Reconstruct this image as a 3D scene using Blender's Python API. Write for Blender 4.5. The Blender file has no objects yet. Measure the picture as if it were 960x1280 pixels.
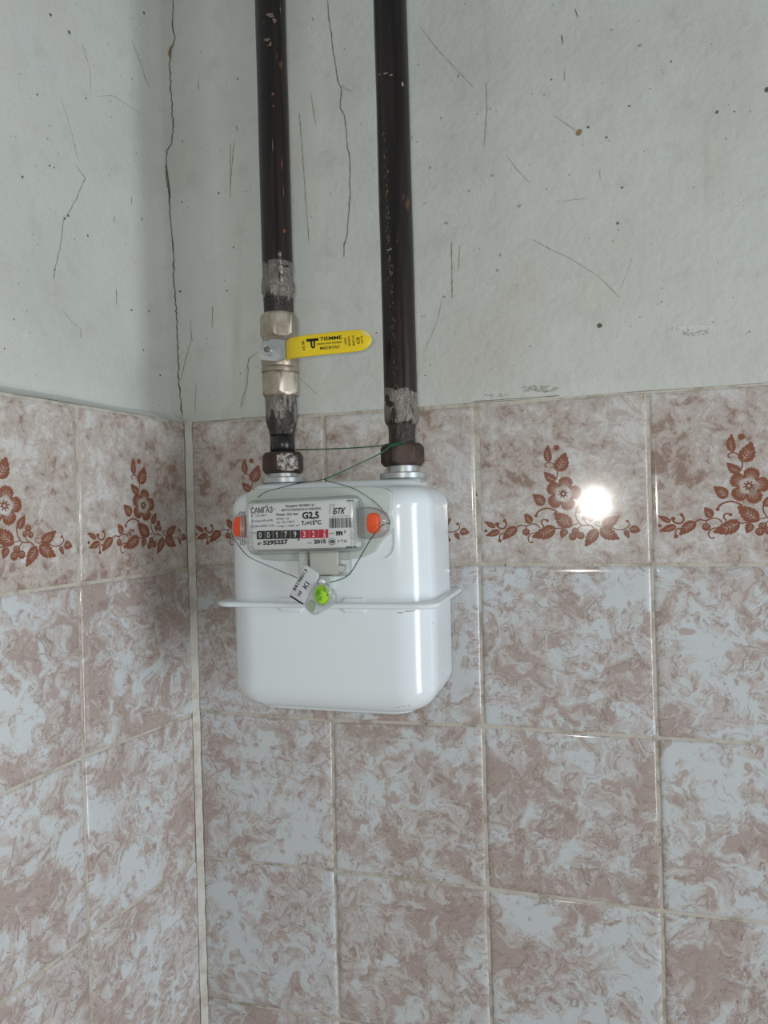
import bpy, bmesh, math, random
from mathutils import Vector, Matrix, noise
from mathutils.bvhtree import BVHTree

S = bpy.context.scene
C = S.collection
random.seed(7)

# ------------------------------------------------------------------ camera
F_PX, YAW, PITCH, ROLL = 886.0, -.2801, -.0011, -.0275
CAM = Vector((.4065, -.6672, -.0988))
fwd = Vector((math.sin(YAW)*math.cos(PITCH), math.cos(YAW)*math.cos(PITCH), math.sin(PITCH)))
rgt0 = Vector((math.cos(YAW), -math.sin(YAW), 0))
up0 = rgt0.cross(fwd)
rgt = rgt0*math.cos(ROLL) + up0*math.sin(ROLL)
upv = -rgt0*math.sin(ROLL) + up0*math.cos(ROLL)
cd = bpy.data.cameras.new('camera')
cam = bpy.data.objects.new('camera', cd)
C.objects.link(cam)
m = Matrix((rgt, upv, -fwd)).transposed().to_4x4()
m.translation = CAM
cam.matrix_world = m
cd.sensor_fit = 'VERTICAL'; cd.sensor_height = 36; cd.sensor_width = 27
cd.lens = F_PX/1280*36
cd.clip_start = .01
S.camera = cam

# ------------------------------------------------------------------ light
w = bpy.data.worlds.new('room_daylight'); S.world = w; w.use_nodes = True
bg = w.node_tree.nodes['Background']
bg.inputs[0].default_value = (.89, .95, 1.0, 1); bg.inputs[1].default_value = .265

def area(name, loc, target, sx, sy, power, col):
    l = bpy.data.lights.new(name, 'AREA'); l.shape = 'RECTANGLE'; l.size = sx; l.size_y = sy
    l.energy = power; l.color = col
    o = bpy.data.objects.new(name, l); C.objects.link(o); o.location = loc
    o.rotation_euler = (Vector(target)-Vector(loc)).to_track_quat('-Z', 'Y').to_euler()
    return o
# daylight through the kitchen window, off to the right
area('window_daylight', (2.2, -1.05, -.52), (.05, 0, -.1), .55, 1.4, 27.5, (.90, .96, 1.03))
# the phone's own flash, a little left of and above its lens
fl = bpy.data.lights.new('phone_flash', 'POINT'); fl.energy = 2.6; fl.color = (1.0, .97, .90); fl.shadow_soft_size = .008
flo = bpy.data.objects.new('phone_flash', fl); C.objects.link(flo)
flo.location = CAM + rgt*(-.012) + upv*.008 - fwd*.004

S.view_settings.view_transform = 'Standard'
S.view_settings.look = 'None'
S.view_settings.gamma = 1
S.view_settings.use_curve_mapping = False
S.view_settings.exposure = 0.0
S.cycles.max_bounces = 8
S.cycles.transparent_max_bounces = 16

# ------------------------------------------------------------------ geometry helpers
def ray(x, y):
    return fwd + rgt*((x-480)/F_PX) + upv*((640-y)/F_PX)
def at(x, y, Y):
    """point of the room seen at a photo pixel, on the upright plane y = Y"""
    d = ray(x, y)
    return CAM + d*((Y-CAM.y)/d.y)

def obj(name, bm, mat, parent=None, smooth=True, sharp=None):
    me = bpy.data.meshes.new(name)
    if isinstance(bm, bmesh.types.BMesh):
        bmesh.ops.recalc_face_normals(bm, faces=bm.faces[:])
        bm.to_mesh(me); bm.free()
    else:
        me = bm; me.name = name
    for mm in (mat if isinstance(mat, (list, tuple)) else [mat]):
        me.materials.append(mm)
    if smooth:
        me.polygons.foreach_set('use_smooth', [True]*len(me.polygons))
        if sharp:
            me.set_sharp_from_angle(angle=math.radians(sharp))
    o = bpy.data.objects.new(name, me); C.objects.link(o)
    if parent: o.parent = parent
    return o
def thing(name, label, cat, loc=(0, 0, 0), group=None):
    o = bpy.data.objects.new(name, None); C.objects.link(o); o.empty_display_size = .02
    o.location = loc; o['label'] = label; o['category'] = cat
    if group: o['group'] = group
    return o
def adopt(o, parent, label=None):
    """make o (built in world space) a child of parent"""
    o.parent = parent
    o.matrix_parent_inverse = world_of(parent).inverted()
    if label: o['label'] = label
    return o
def world_of(o):
    mw = o.matrix_basis.copy()
    p = o.parent
    if p: mw = world_of(p) @ o.matrix_parent_inverse @ mw
    return mw

def lathe(bm, prof, c=(0, 0, 0), n=40, mi=0, axis='Z', jitter=0):
    """prof: (z, r) pairs, revolved about an axis through c"""
    c = Vector(c); rings = []
    for z, r in prof:
        ring = []
        for k in range(n):
            a = 2*math.pi*k/n
            rr = r
            if jitter: rr = r + jitter*(noise.noise(Vector((math.cos(a)*1.3, math.sin(a)*1.3, z*90)))+.3*noise.noise(Vector((math.cos(a)*5, math.sin(a)*5, z*300))))
            u, v = rr*math.cos(a), rr*math.sin(a)
            p = {'Z': (u, v, z), 'Y': (u, z, v), 'X': (z, u, v)}[axis]
            ring.append(bm.verts.new(c+Vector(p)))
        rings.append(ring)
    for r0, r1 in zip(rings, rings[1:]):
        for k in range(n):
            f = bm.faces.new((r0[k], r0[(k+1) % n], r1[(k+1) % n], r1[k])); f.material_index = mi
    for r in (rings[0], rings[-1]):
        f = bm.faces.new(r); f.material_index = mi
    return bm
def hexnut(bm, z0, z1, af, c, rot, cham=.0025, mi=0, bore=None):
    """hexagonal prism with rounded corners at both ends; af = width across flats"""
    c = Vector(c); n = 72; R = af/math.sqrt(3)
    def ring(z, cap):
        vs = []
        for k in range(n):
            a = 2*math.pi*k/n
            b = (a+math.pi/6) % (math.pi/3)-math.pi/6
            r = min((af/2)/math.cos(b), R*.985, cap)
            vs.append(bm.verts.new(c+Vector((r*math.cos(a+rot), r*math.sin(a+rot), z))))
        return vs
    H = z1-z0
    zs = [(z0, af*.47), (z0, af*.485), (z0+cham*.5, af*.525), (z0+cham, R), (z1-cham, R), (z1-cham*.5, af*.525), (z1, af*.485), (z1, af*.47)]
    rings = [ring(z, cp) for z, cp in zs]
    for r0, r1 in zip(rings, rings[1:]):
        for k in range(n):
            bm.faces.new((r0[k], r0[(k+1) % n], r1[(k+1) % n], r1[k])).material_index = mi
    bm.faces.new(rings[0]).material_index = mi; bm.faces.new(rings[-1]).material_index = mi
    return bm
def smooth_path(pts, sub=6):
    P = [Vector(p) for p in pts]; out = []
    for i in range(len(P)-1):
        p0 = P[max(i-1, 0)]; p1 = P[i]; p2 = P[i+1]; p3 = P[min(i+2, len(P)-1)]
        for k in range(sub):
            t = k/sub
            out.append(.5*((2*p1)+(-p0+p2)*t+(2*p0-5*p1+4*p2-p3)*t*t+(-p0+3*p1-3*p2+p3)*t**3))
    out.append(P[-1]); return out
def tube(bm, pts, r, n=8, mi=0):
    rings = []
    for i, p in enumerate(pts):
        t = (pts[min(i+1, len(pts)-1)]-pts[max(i-1, 0)]).normalized()
        a = t.cross(Vector((.31, .27, .91))).normalized(); b = t.cross(a)
        rr = r[i] if isinstance(r, (list, tuple)) else r
        rings.append([bm.verts.new(p+a*(rr*math.cos(2*math.pi*k/n))+b*(rr*math.sin(2*math.pi*k/n))) for k in range(n)])
    for r0, r1 in zip(rings, rings[1:]):
        for k in range(n): bm.faces.new((r0[k], r0[(k+1) % n], r1[(k+1) % n], r1[k])).material_index = mi
    bm.faces.new(rings[0]); bm.faces.new(rings[-1])
    return bm
def twisted(bm, pts, r=.00045, pitch=.004, mi=0, sub=14):
    """two fine strands wound round each other along a path"""
    P = smooth_path(pts, sub); L = 0
    s0, s1 = [], []
    for i, p in enumerate(P):
        if i: L += (P[i]-P[i-1]).length
        t = (P[min(i+1, len(P)-1)]-P[max(i-1, 0)]).normalized()
        a = t.cross(Vector((.31, .27, .91))).normalized(); b = t.cross(a)
        ph = 2*math.pi*L/pitch
        o = a*math.cos(ph)*r*.9+b*math.sin(ph)*r*.9
        s0.append(p+o); s1.append(p-o)
    tube(bm, s0, r, 6, mi); tube(bm, s1, r, 6, mi)
def inset2(poly, d):
    """inset a closed counter-clockwise 2D outline by d"""
    n = len(poly); out = []
    for i in range(n):
        p0, p1, p2 = Vector(poly[i-1]), Vector(poly[i]), Vector(poly[(i+1) % n])
        e0 = (p1-p0).normalized(); e1 = (p2-p1).normalized()
        n0 = Vector((-e0.y, e0.x)); n1 = Vector((-e1.y, e1.x))
        mv = n0+n1
        mv = mv/max(mv.length_squared/2, .35)
        out.append(p1+mv*d)
    return out
def rrect(x0, z0, x1, z1, r, n=6):
    if not isinstance(r, (list, tuple)): r = [r]*4
    pts = []
    for (cx, cz, a0, rr) in ((x1-r[0], z0+r[0], -90, r[0]), (x1-r[1], z1-r[1], 0, r[1]), (x0+r[2], z1-r[2], 90, r[2]), (x0+r[3], z0+r[3], 180, r[3])):
        for k in range(n+1):
            a = math.radians(a0+90*k/n); pts.append((cx+rr*math.cos(a), cz+rr*math.sin(a)))
    return pts
def slab(bm, poly, yb, yf, bev=.001, mi=0, seg=3, T=None, back=True):
    """outline (x, z) given depth from yb (wall side) to yf (room side, smaller y), front edge rounded"""
    T = T or (lambda x, y, z: Vector((x, y, z)))
    lev = [(0, yb), (0, yf+bev)]+[(bev*(1-math.cos(math.pi/2*k/seg)), yf+bev*(1-math.sin(math.pi/2*k/seg))) for k in range(1, seg+1)]
    rings = []
    for ins, y in lev:
        rings.append([bm.verts.new(T(p[0], y, p[1])) for p in (inset2(poly, ins) if ins else [Vector(q) for q in poly])])
    n = len(poly)
    for r0, r1 in zip(rings, rings[1:]):
        for k in range(n): bm.faces.new((r0[k], r0[(k+1) % n], r1[(k+1) % n], r1[k])).material_index = mi
    bm.faces.new(rings[-1]).material_index = mi
    if back: bm.faces.new(rings[0]).material_index = mi
    return bm
def ribbon(bm, pts, wd, nrm, mi=0, up=0.0):
    """flat strip of changing width along pts lying on a surface with normals nrm"""
    n = len(pts); vs = []
    for i, p in enumerate(pts):
        t = pts[min(i+1, n-1)]-pts[max(i-1, 0)]
        nn = nrm[i] if isinstance(nrm, list) else nrm
        s = t.cross(nn)
        if s.length < 1e-9: s = Vector((1, 0, 0))
        s.normalize(); ww = wd[i] if isinstance(wd, list) else wd
        vs.append((bm.verts.new(p+s*ww/2+nn*up), bm.verts.new(p-s*ww/2+nn*up)))
    for a, b in zip(vs, vs[1:]):
        bm.faces.new((a[0], a[1], b[1], b[0])).material_index = mi

# ------------------------------------------------------------------ materials
class N:
    def __init__(s, name):
        s.m = bpy.data.materials.new(name); s.m.use_nodes = True
        s.t = s.m.node_tree; s.b = s.t.nodes['Principled BSDF']; s.out = s.t.nodes['Material Output']
    def n(s, typ, **k):
        nd = s.t.nodes.new(typ)
        for a, v in k.items():
            if a.startswith('i_'):
                key = a[2:]; key = int(key) if key.isdigit() else key.replace('_', ' ')
                nd.inputs[key].default_value = v
            else: setattr(nd, a, v)
        return nd
    def l(s, a, b): s.t.links.new(a, b)
    def coord(s, kind='Object'): return s.n('ShaderNodeTexCoord').outputs[kind]
    def noise(s, co, scale, detail=4, rough=.55, dist=0, lac=2):
        nd = s.n('ShaderNodeTexNoise'); nd.inputs['Scale'].default_value = scale; nd.inputs['Detail'].default_value = detail
        nd.inputs['Roughness'].default_value = rough; nd.inputs['Distortion'].default_value = dist
        if co is not None: s.l(co, nd.inputs['Vector'])
        return nd.outputs['Fac']
    def ramp(s, fac, stops):
        nd = s.n('ShaderNodeValToRGB'); e = nd.color_ramp.elements
        while len(e) < len(stops): e.new(.5)
        for el, (p, c) in zip(e, stops):
            el.position = p; el.color = c if len(c) == 4 else (*c, 1)
        s.l(fac, nd.inputs[0]); return nd.outputs[0]
    def step(s, fac, a, b):
        nd = s.n('ShaderNodeMapRange'); nd.interpolation_type = 'SMOOTHSTEP'
        nd.inputs[1].default_value = a; nd.inputs[2].default_value = b
        s.l(fac, nd.inputs[0]); return nd.outputs[0]
    def math(s, op, a, b=None):
        nd = s.n('ShaderNodeMath', operation=op)
        for i, v in enumerate((a, b)):
            if v is None: continue
            if isinstance(v, (int, float)): nd.inputs[i].default_value = v
            else: s.l(v, nd.inputs[i])
        return nd.outputs[0]
    def mix(s, fac, a, b):
        nd = s.n('ShaderNodeMix', data_type='RGBA')
        for i, v in ((0, fac), (6, a), (7, b)):
            if isinstance(v, (int, float)): nd.inputs[i].default_value = v
            elif isinstance(v, tuple): nd.inputs[i].default_value = (*v, 1)
            else: s.l(v, nd.inputs[i])
        return nd.outputs[2]
    def scale(s, co, v):
        nd = s.n('ShaderNodeMapping'); nd.inputs['Scale'].default_value = v; s.l(co, nd.inputs['Vector']); return nd.outputs[0]
    def bump(s, h, strength=.2, dist=.001):
        nd = s.n('ShaderNodeBump'); nd.inputs['Strength'].default_value = strength; nd.inputs['Distance'].default_value = dist
        s.l(h, nd.inputs['Height']); s.l(nd.outputs[0], s.b.inputs['Normal'])
    def base(s, c):
        if isinstance(c, tuple): s.b.inputs['Base Color'].default_value = (*c, 1)
        else: s.l(c, s.b.inputs['Base Color'])
        return s
    def pbr(s, rough=.5, metal=0, spec=.5, coat=0):
        if isinstance(rough, float) or isinstance(rough, int): s.b.inputs['Roughness'].default_value = rough
        else: s.l(rough, s.b.inputs['Roughness'])
        if isinstance(metal, (int, float)): s.b.inputs['Metallic'].default_value = metal
        else: s.l(metal, s.b.inputs['Metallic'])
        s.b.inputs['Specular IOR Level'].default_value = spec
        s.b.inputs['Coat Weight'].default_value = coat
        return s
def srgb(r, g, b):
    return tuple((v/255/12.92 if v/255 < .04045 else ((v/255+.055)/1.055)**2.4) for v in (r, g, b))
def plain(name, rgb, rough=.5, metal=0, spec=.5):
    k = N(name).base(srgb(*rgb)).pbr(rough, metal, spec)
    n_ = k.noise(k.coord(), 60, 3); k.base(k.mix(k.math('MULTIPLY', n_, .18), srgb(*rgb), tuple(v*.6 for v in srgb(*rgb))))
    return k.m
def clear(name, tint, gloss, rough, body=0.0, bodycol=(.8, .8, .8)):
    """clear plastic: mostly see-through, a sharp sheen and a little milky body"""
    k = N(name); k.t.nodes.remove(k.b)
    tr = k.n('ShaderNodeBsdfTransparent'); tr.inputs[0].default_value = (*tint, 1)
    di = k.n('ShaderNodeBsdfDiffuse'); di.inputs[0].default_value = (*bodycol, 1)
    gl = k.n('ShaderNodeBsdfGlossy'); gl.inputs['Roughness'].default_value = rough
    m1 = k.n('ShaderNodeMixShader'); m1.inputs[0].default_value = body; k.l(tr.outputs[0], m1.inputs[1]); k.l(di.outputs[0], m1.inputs[2])
    fr = k.n('ShaderNodeFresnel'); fr.inputs[0].default_value = 1.45
    m2 = k.n('ShaderNodeMixShader'); k.l(k.math('MULTIPLY', fr.outputs[0], gloss), m2.inputs[0]); k.l(m1.outputs[0], m2.inputs[1]); k.l(gl.outputs[0], m2.inputs[2])
    k.l(m2.outputs[0], k.out.inputs[0])
    return k.m

def tile_coords(k):
    nd = k.n('ShaderNodeObjectInfo'); sc = k.n('ShaderNodeVectorMath', operation='SCALE'); sc.inputs['Scale'].default_value = 37.0
    cmb = k.n('ShaderNodeCombineXYZ'); k.l(nd.outputs['Random'], cmb.inputs[0]); k.l(k.math('MULTIPLY', nd.outputs['Random'], 5.7), cmb.inputs[1]); k.l(k.math('MULTIPLY', nd.outputs['Random'], -3.1), cmb.inputs[2])
    k.l(cmb.outputs[0], sc.inputs[0])
    ad = k.n('ShaderNodeVectorMath', operation='ADD'); k.l(k.coord(), ad.inputs[0]); k.l(sc.outputs[0], ad.inputs[1])
    return ad.outputs[0], nd.outputs['Random']
def warped(k, co, scale, amt):
    nz = k.n('ShaderNodeTexNoise'); nz.inputs['Scale'].default_value = scale; nz.inputs['Detail'].default_value = 3; k.l(co, nz.inputs['Vector'])
    sb = k.n('ShaderNodeVectorMath', operation='SUBTRACT'); sb.inputs[1].default_value = (.5, .5, .5); k.l(nz.outputs['Color'], sb.inputs[0])
    sc = k.n('ShaderNodeVectorMath', operation='SCALE'); sc.inputs['Scale'].default_value = amt; k.l(sb.outputs[0], sc.inputs[0])
    ad = k.n('ShaderNodeVectorMath', operation='ADD'); k.l(co, ad.inputs[0]); k.l(sc.outputs[0], ad.inputs[1])
    return ad.outputs[0]

def mat_marble():
    k = N('marbled_glaze'); co, rnd = tile_coords(k)
    w1 = warped(k, co, 28, .050); w2 = warped(k, w1, 85, .016)
    big = k.noise(co, 15, 2, .5)
    f1 = k.noise(w2, 36, 5, .60, 1.3)
    den = k.math('ADD', f1, k.math('ADD', k.math('MULTIPLY', k.math('SUBTRACT', big, .5), .60), k.math('MULTIPLY', k.math('SUBTRACT', rnd, .5), .09)))
    veil = k.step(den, .375, .55)
    patch = k.step(den, .535, .595)
    # feathery threads drawn through the slip
    w3 = warped(k, w1, 48, .030)
    f2 = k.noise(w3, 30, 4, .55, 1.8)
    ridge = k.math('SUBTRACT', 1.0, k.step(k.math('ABSOLUTE', k.math('SUBTRACT', f2, .5)), .0, .028))
    f3 = k.noise(w3, 64, 3, .55, 1.2)
    fine = k.math('SUBTRACT', 1.0, k.step(k.math('ABSOLUTE', k.math('SUBTRACT', f3, .47)), .0, .022))
    near = k.step(den, .33, .46)
    pale = srgb(203, 208, 209); pink = srgb(192, 185, 180); tan = srgb(174, 158, 151); brn = srgb(144, 124, 114)
    c = k.mix(veil, pale, pink); c = k.mix(k.math('MULTIPLY', patch, .9), c, tan)
    c = k.mix(k.math('MULTIPLY', k.math('MULTIPLY', fine, near), .45), c, srgb(206, 200, 194))
    c = k.mix(k.math('MULTIPLY', k.math('MULTIPLY', ridge, near), .70), c, brn)
    f4 = k.noise(warped(k, w2, 20, .03), 19, 4, .6, 2.4)
    broad = k.math('SUBTRACT', 1.0, k.step(k.math('ABSOLUTE', k.math('SUBTRACT', f4, .52)), .004, .045))
    c = k.mix(k.math('MULTIPLY', k.math('MULTIPLY', broad, k.step(den, .34, .46)), .5), c, srgb(168, 153, 145))
    dots = k.step(k.noise(warped(k, co, 60, .006), 58, 1, .4), .70, .73)
    c = k.mix(k.math('MULTIPLY', dots, .8), c, tan)
    spk = k.step(k.noise(co, 330, 1, .5), .765, .80)
    c = k.mix(k.math('MULTIPLY', spk, .4), c, srgb(120, 95, 80))
    k.base(c); k.pbr(.12, 0, .5)
    k.bump(k.noise(co, 30, 2), .05, .002)
    return k.m
def mat_mottle():
    k = N('mottled_glaze'); co, rnd = tile_coords(k)
    w1 = warped(k, co, 40, .016)
    a = k.noise(w1, 46, 7, .72, .5); b = k.noise(w1, 120, 5, .7, .6); d = k.noise(co, 15, 2)
    den = k.math('ADD', k.math('MULTIPLY', a, .62), k.math('ADD', k.math('MULTIPLY', b, .34), k.math('MULTIPLY', k.math('SUBTRACT', d, .5), .30)))
    pale = srgb(209, 208, 204); pink = srgb(190, 179, 171); tan = srgb(144, 118, 103)
    c = k.mix(k.step(den, .39, .51), pale, pink); c = k.mix(k.math('MULTIPLY', k.step(den, .505, .60), .85), c, tan)
    f2 = k.noise(w1, 60, 5, .65, 1.2)
    lines = k.math('SUBTRACT', 1.0, k.step(k.math('ABSOLUTE', k.math('SUBTRACT', f2, .5)), .0, .03))
    c = k.mix(k.math('MULTIPLY', lines, .42), c, srgb(156, 139, 128))
    k.base(c); k.pbr(.125, 0, .5)
    k.bump(k.noise(co, 26, 2), .05, .002)
    return k.m
def mat_plaster():
    k = N('painted_plaster'); co = k.coord()
    a = k.noise(co, 5, 4, .6); b = k.noise(co, 34, 4, .6)
    c = k.ramp(a, [(.3, srgb(194, 196, 187)), (.5, srgb(203, 206, 199)), (.7, srgb(199, 197, 188))])
    st = k.noise(k.scale(co, (26, 26, 3)), 1.0, 4, .6)
    c = k.mix(k.math('MULTIPLY', k.step(st, .60, .78), .35), c, srgb(176, 172, 152))
    c = k.mix(k.math('MULTIPLY', k.step(b, .52, .72), .22), c, srgb(170, 168, 158))
    sp = k.step(k.noise(co, 210, 1, .5), .775, .80)
    c = k.mix(k.math('MULTIPLY', sp, .55), c, srgb(110, 104, 88))
    k.base(c); k.pbr(.62, 0, .3)
    h = k.math('ADD', k.math('MULTIPLY', k.noise(co, 24, 4, .6), 1.0), k.math('MULTIPLY', k.noise(co, 150, 3, .6), .35))
    k.bump(h, .8, .0022)
    return k.m
def mat_grout(name, rgb, dirt):
    k = N(name); co = k.coord()
    c = k.mix(k.step(k.noise(co, 45, 5, .7), .45, .68), srgb(*rgb), srgb(*dirt))
    c = k.mix(k.math('MULTIPLY', k.step(k.noise(k.scale(co, (1, 1, .35)), 240, 3, .6), .68, .74), .8), c, srgb(84, 78, 66))
    k.base(c); k.pbr(.8, 0, .2); k.bump(k.noise(co, 200, 4, .7), .5, .001)
    return k.m
def mat_pipe():
    k = N('dark_pipe_enamel'); co = k.coord()
    s1 = k.noise(k.scale(co, (130, 130, 5)), 1.0, 5, .65)
    c = k.mix(k.step(s1, .42, .66), srgb(20, 18, 18), srgb(38, 29, 25))
    fine = k.noise(k.scale(co, (420, 420, 16)), 1.0, 3, .6)
    c = k.mix(k.math('MULTIPLY', k.step(fine, .56, .7), .5), c, srgb(58, 45, 37))
    rust = k.step(k.noise(k.scale(co, (60, 60, 26)), 1.0, 4, .6), .655, .70)
    c = k.mix(k.math('MULTIPLY', rust, .75), c, srgb(98, 64, 44))
    chip = k.step(k.noise(k.scale(co, (150, 150, 55)), 1.0, 4, .7), .705, .72)
    c = k.mix(k.math('MULTIPLY', chip, .8), c, srgb(124, 116, 104))
    k.base(c); k.pbr(k.math('ADD', k.math('MULTIPLY', s1, .35), .14), 0, .4)
    k.bump(k.noise(k.scale(co, (120, 120, 16)), 1.0, 5, .65), .5, .001)
    return k.m
def mat_chipped(name, z0, z1, lo, hi):
    """dark enamel flaked off to bare steel between heights z0 and z1 (object space)"""
    k = N(name); co = k.coord()
    sep = k.n('ShaderNodeSeparateXYZ'); k.l(co, sep.inputs[0])
    mid = k.step(sep.outputs[2], z0, z1)
    n1 = k.noise(k.scale(co, (75, 75, 26)), 1.0, 5, .65)
    flake = k.step(k.math('ADD', n1, k.math('MULTIPLY', k.math('SUBTRACT', mid, .5), .22)), lo, hi)
    n2 = k.noise(k.scale(co, (260, 260, 60)), 1.0, 3, .6)
    steel = k.mix(n2, srgb(78, 71, 66), srgb(160, 153, 145))
    dark = k.mix(k.step(k.noise(k.scale(co, (200, 200, 40)), 1.0, 4), .4, .65), srgb(24, 22, 22), srgb(58, 46, 38))
    k.base(k.mix(flake, dark, steel)); k.pbr(k.math('ADD', k.math('MULTIPLY', n2, .3), .16), k.math('MULTIPLY', flake, .45), .5)
    rg = k.noise(k.scale(co, (140, 140, 70)), 1.0, 5, .7)
    k.bump(k.math('ADD', k.math('MULTIPLY', flake, .4), k.math('MULTIPLY', rg, 2.2)), 1.0, .0016)
    return k.m
def mat_metal(name, a, b, rough, sc=90, metal=1.0):
    k = N(name); co = k.coord()
    n1 = k.noise(co, sc, 5, .65)
    k.base(k.mix(k.step(n1, .38, .66), srgb(*a), srgb(*b))); k.pbr(k.math('ADD', k.math('MULTIPLY', n1, .2), rough), metal, .5)
    k.bump(k.noise(co, sc*4, 3), .15, .0005)
    return k.m
def mat_white():
    k = N('white_enamel'); co = k.coord()
    d = k.step(k.noise(co, 70, 5, .7), .70, .78)
    c = k.mix(k.math('MULTIPLY', d, .22), srgb(221, 229, 232), srgb(150, 140, 128))
    k.base(c); k.pbr(.16, 0, .5); k.bump(k.noise(co, 16, 2), .04, .003)
    return k.m
M = dict(
    marble=mat_marble(), mottle=mat_mottle(), plaster=mat_plaster(),
    grout=mat_grout('tile_grout', (196, 190, 178), (156, 147, 132)), bead=mat_grout('corner_filler', (206, 204, 195), (184, 177, 163)),
    print=plain('terracotta_print', (140, 88, 67), .12), vein=plain('pale_print', (186, 166, 154), .12),
    pipe=mat_pipe(), white=mat_white(),
    crack=plain('crack_shadow', (104, 102, 91), .9, 0, .1), hair=plain('hairline_crack', (164, 165, 156), .9, 0, .1), scuff=plain('rusty_scuff', (152, 132, 92), .9, 0, .1), smudge=plain('grey_smudge', (170, 172, 163), .9, 0, .1), flake=plain('flaked_paint', (212, 214, 208), .8, 0, .1),
    rustnut=mat_metal('rusty_nut', (46, 35, 31), (78, 59, 50), .42, 70, .15),
    wornnut=mat_metal('worn_steel', (58, 48, 43), (182, 176, 170), .35, 260, .4),
    brass=mat_metal('nickelled_brass', (158, 146, 130), (188, 178, 162), .32, 50, .7),
    zinc=mat_metal('zinc_plate', (176, 181, 182), (204, 208, 208), .32, 60, .7),
    boltm=mat_metal('steel_bolt', (120, 112, 100), (170, 162, 150), .3, 90, .9),
    dark=plain('dark_gap', (34, 30, 28), .6),
    yellow=plain('yellow_vinyl', (236, 206, 30), .3), wornv=plain('worn_vinyl', (224, 212, 150), .4), black=plain('black_ink', (32, 32, 32), .6, 0, .2), ink=plain('grey_ink', (70, 72, 74), .6, 0, .2),
    label=plain('label_white', (222, 224, 225), .45), grey=plain('pale_grey_plastic', (186, 194, 188), .35), putty=plain('putty_grey_plastic', (182, 184, 176), .45),
    orange=plain('orange_plug', (232, 84, 34), .45), red=plain('red_drum', (196, 40, 66), .4), blackd=plain('black_drum', (40, 42, 44), .4), digit=plain('digit_white', (232, 232, 228), .5),
    wire=plain('green_wire', (34, 92, 62), .4), wire2=plain('dark_green_wire', (24, 62, 46), .4),
    clear=clear('clear_cover', (.985, .99, .985), .30, .04, .0),
    rim=clear('clear_rim', (.975, .985, .98), .5, .08, .09, (.62, .65, .64)),
    lug=clear('clear_lug', (.97, .98, .98), .8, .08, .10, (.84, .85, .85)),
    sealc=clear('clear_seal', (.93, .95, .94), 1.5, .08, .25, (.72, .78, .76)),
    green=plain('lime_insert', (166, 216, 52), .35), dgreen=plain('deep_green_insert', (62, 140, 44), .4), pgreen=plain('pale_green_insert', (176, 206, 142), .4),
    floor=plain('brown_linoleum', (150, 132, 112), .4),
)

# ------------------------------------------------------------------ room shell
PX, PZ = .1533, .153                       # tile pitch
ANG = .1005                                # the corner is a little wider than square
NL = Vector((math.cos(ANG), -math.sin(ANG), 0))
DL = Vector((-math.sin(ANG), -math.cos(ANG), 0))

def box_bm(x0, x1, y0, y1, z0, z1):
    bm = bmesh.new()
    v = [bm.verts.new((x, y, z)) for x in (x0, x1) for y in (y0, y1) for z in (z0, z1)]
    for f in ((0, 1, 3, 2), (4, 6, 7, 5), (0, 4, 5, 1), (2, 3, 7, 6), (0, 2, 6, 4), (1, 5, 7, 3)): bm.faces.new([v[i] for i in f])
    return bm
FLOOR, TOP = -1.6, .95
wall_back = obj('wall_back', box_bm(-.18, 2.2, .006, .15, FLOOR, TOP), M['plaster'], smooth=False)
bm = box_bm(-2.2, .0, .006, .15, FLOOR, 0)                           # tiled part stands proud on thick mortar, plaster above is set back
b2 = box_bm(-2.2, .03, .038, .15, 0, TOP); me_ = bpy.data.meshes.new('upper'); b2.to_mesh(me_); b2.free(); bm.from_mesh(me_); bpy.data.meshes.remove(me_)
wall_left = obj('wall_left', bm, M['plaster'], smooth=False)   # local x runs towards the corner
wall_left.rotation_euler.z = math.pi/2-ANG
for o in (wall_back, wall_left): o['kind'] = 'structure'
fl_ = obj('floor', box_bm(-1.0, 2.2, -2.4, .15, FLOOR-.05, FLOOR), M['floor'], smooth=False); fl_['kind'] = 'structure'

def tile_mesh(q):
    """q: four corners (x, z) going bl, br, tr, tl; the glaze rolls over at the edges"""
    bm = bmesh.new(); rings = []
    rr = .0022
    for ins, y in ((0, .0045), (0, .0022), (.0007, .0011), (.0019, .00045), (.0038, .00012), (.0062, 0), (.0075, 0)):
        base = []
        qq = inset2(q, ins)
        for i in range(4):
            p0, p1, p2 = qq[i-1], qq[i], qq[(i+1) % 4]
            a = p1+(p0-p1).normalized()*rr; b = p1+(p2-p1).normalized()*rr
            for t in (0, .5, 1):
                base.append((1-t)**2*a+2*t*(1-t)*p1+t*t*b)
        rings.append([bm.verts.new((p.x, y, p.y)) for p in base])
    for r0, r1 in zip(rings, rings[1:]):
        for k in range(12): bm.faces.new((r0[k], r0[(k+1) % 12], r1[(k+1) % 12], r1[k]))
    bm.faces.new(rings[-1])
    return bm

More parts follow.
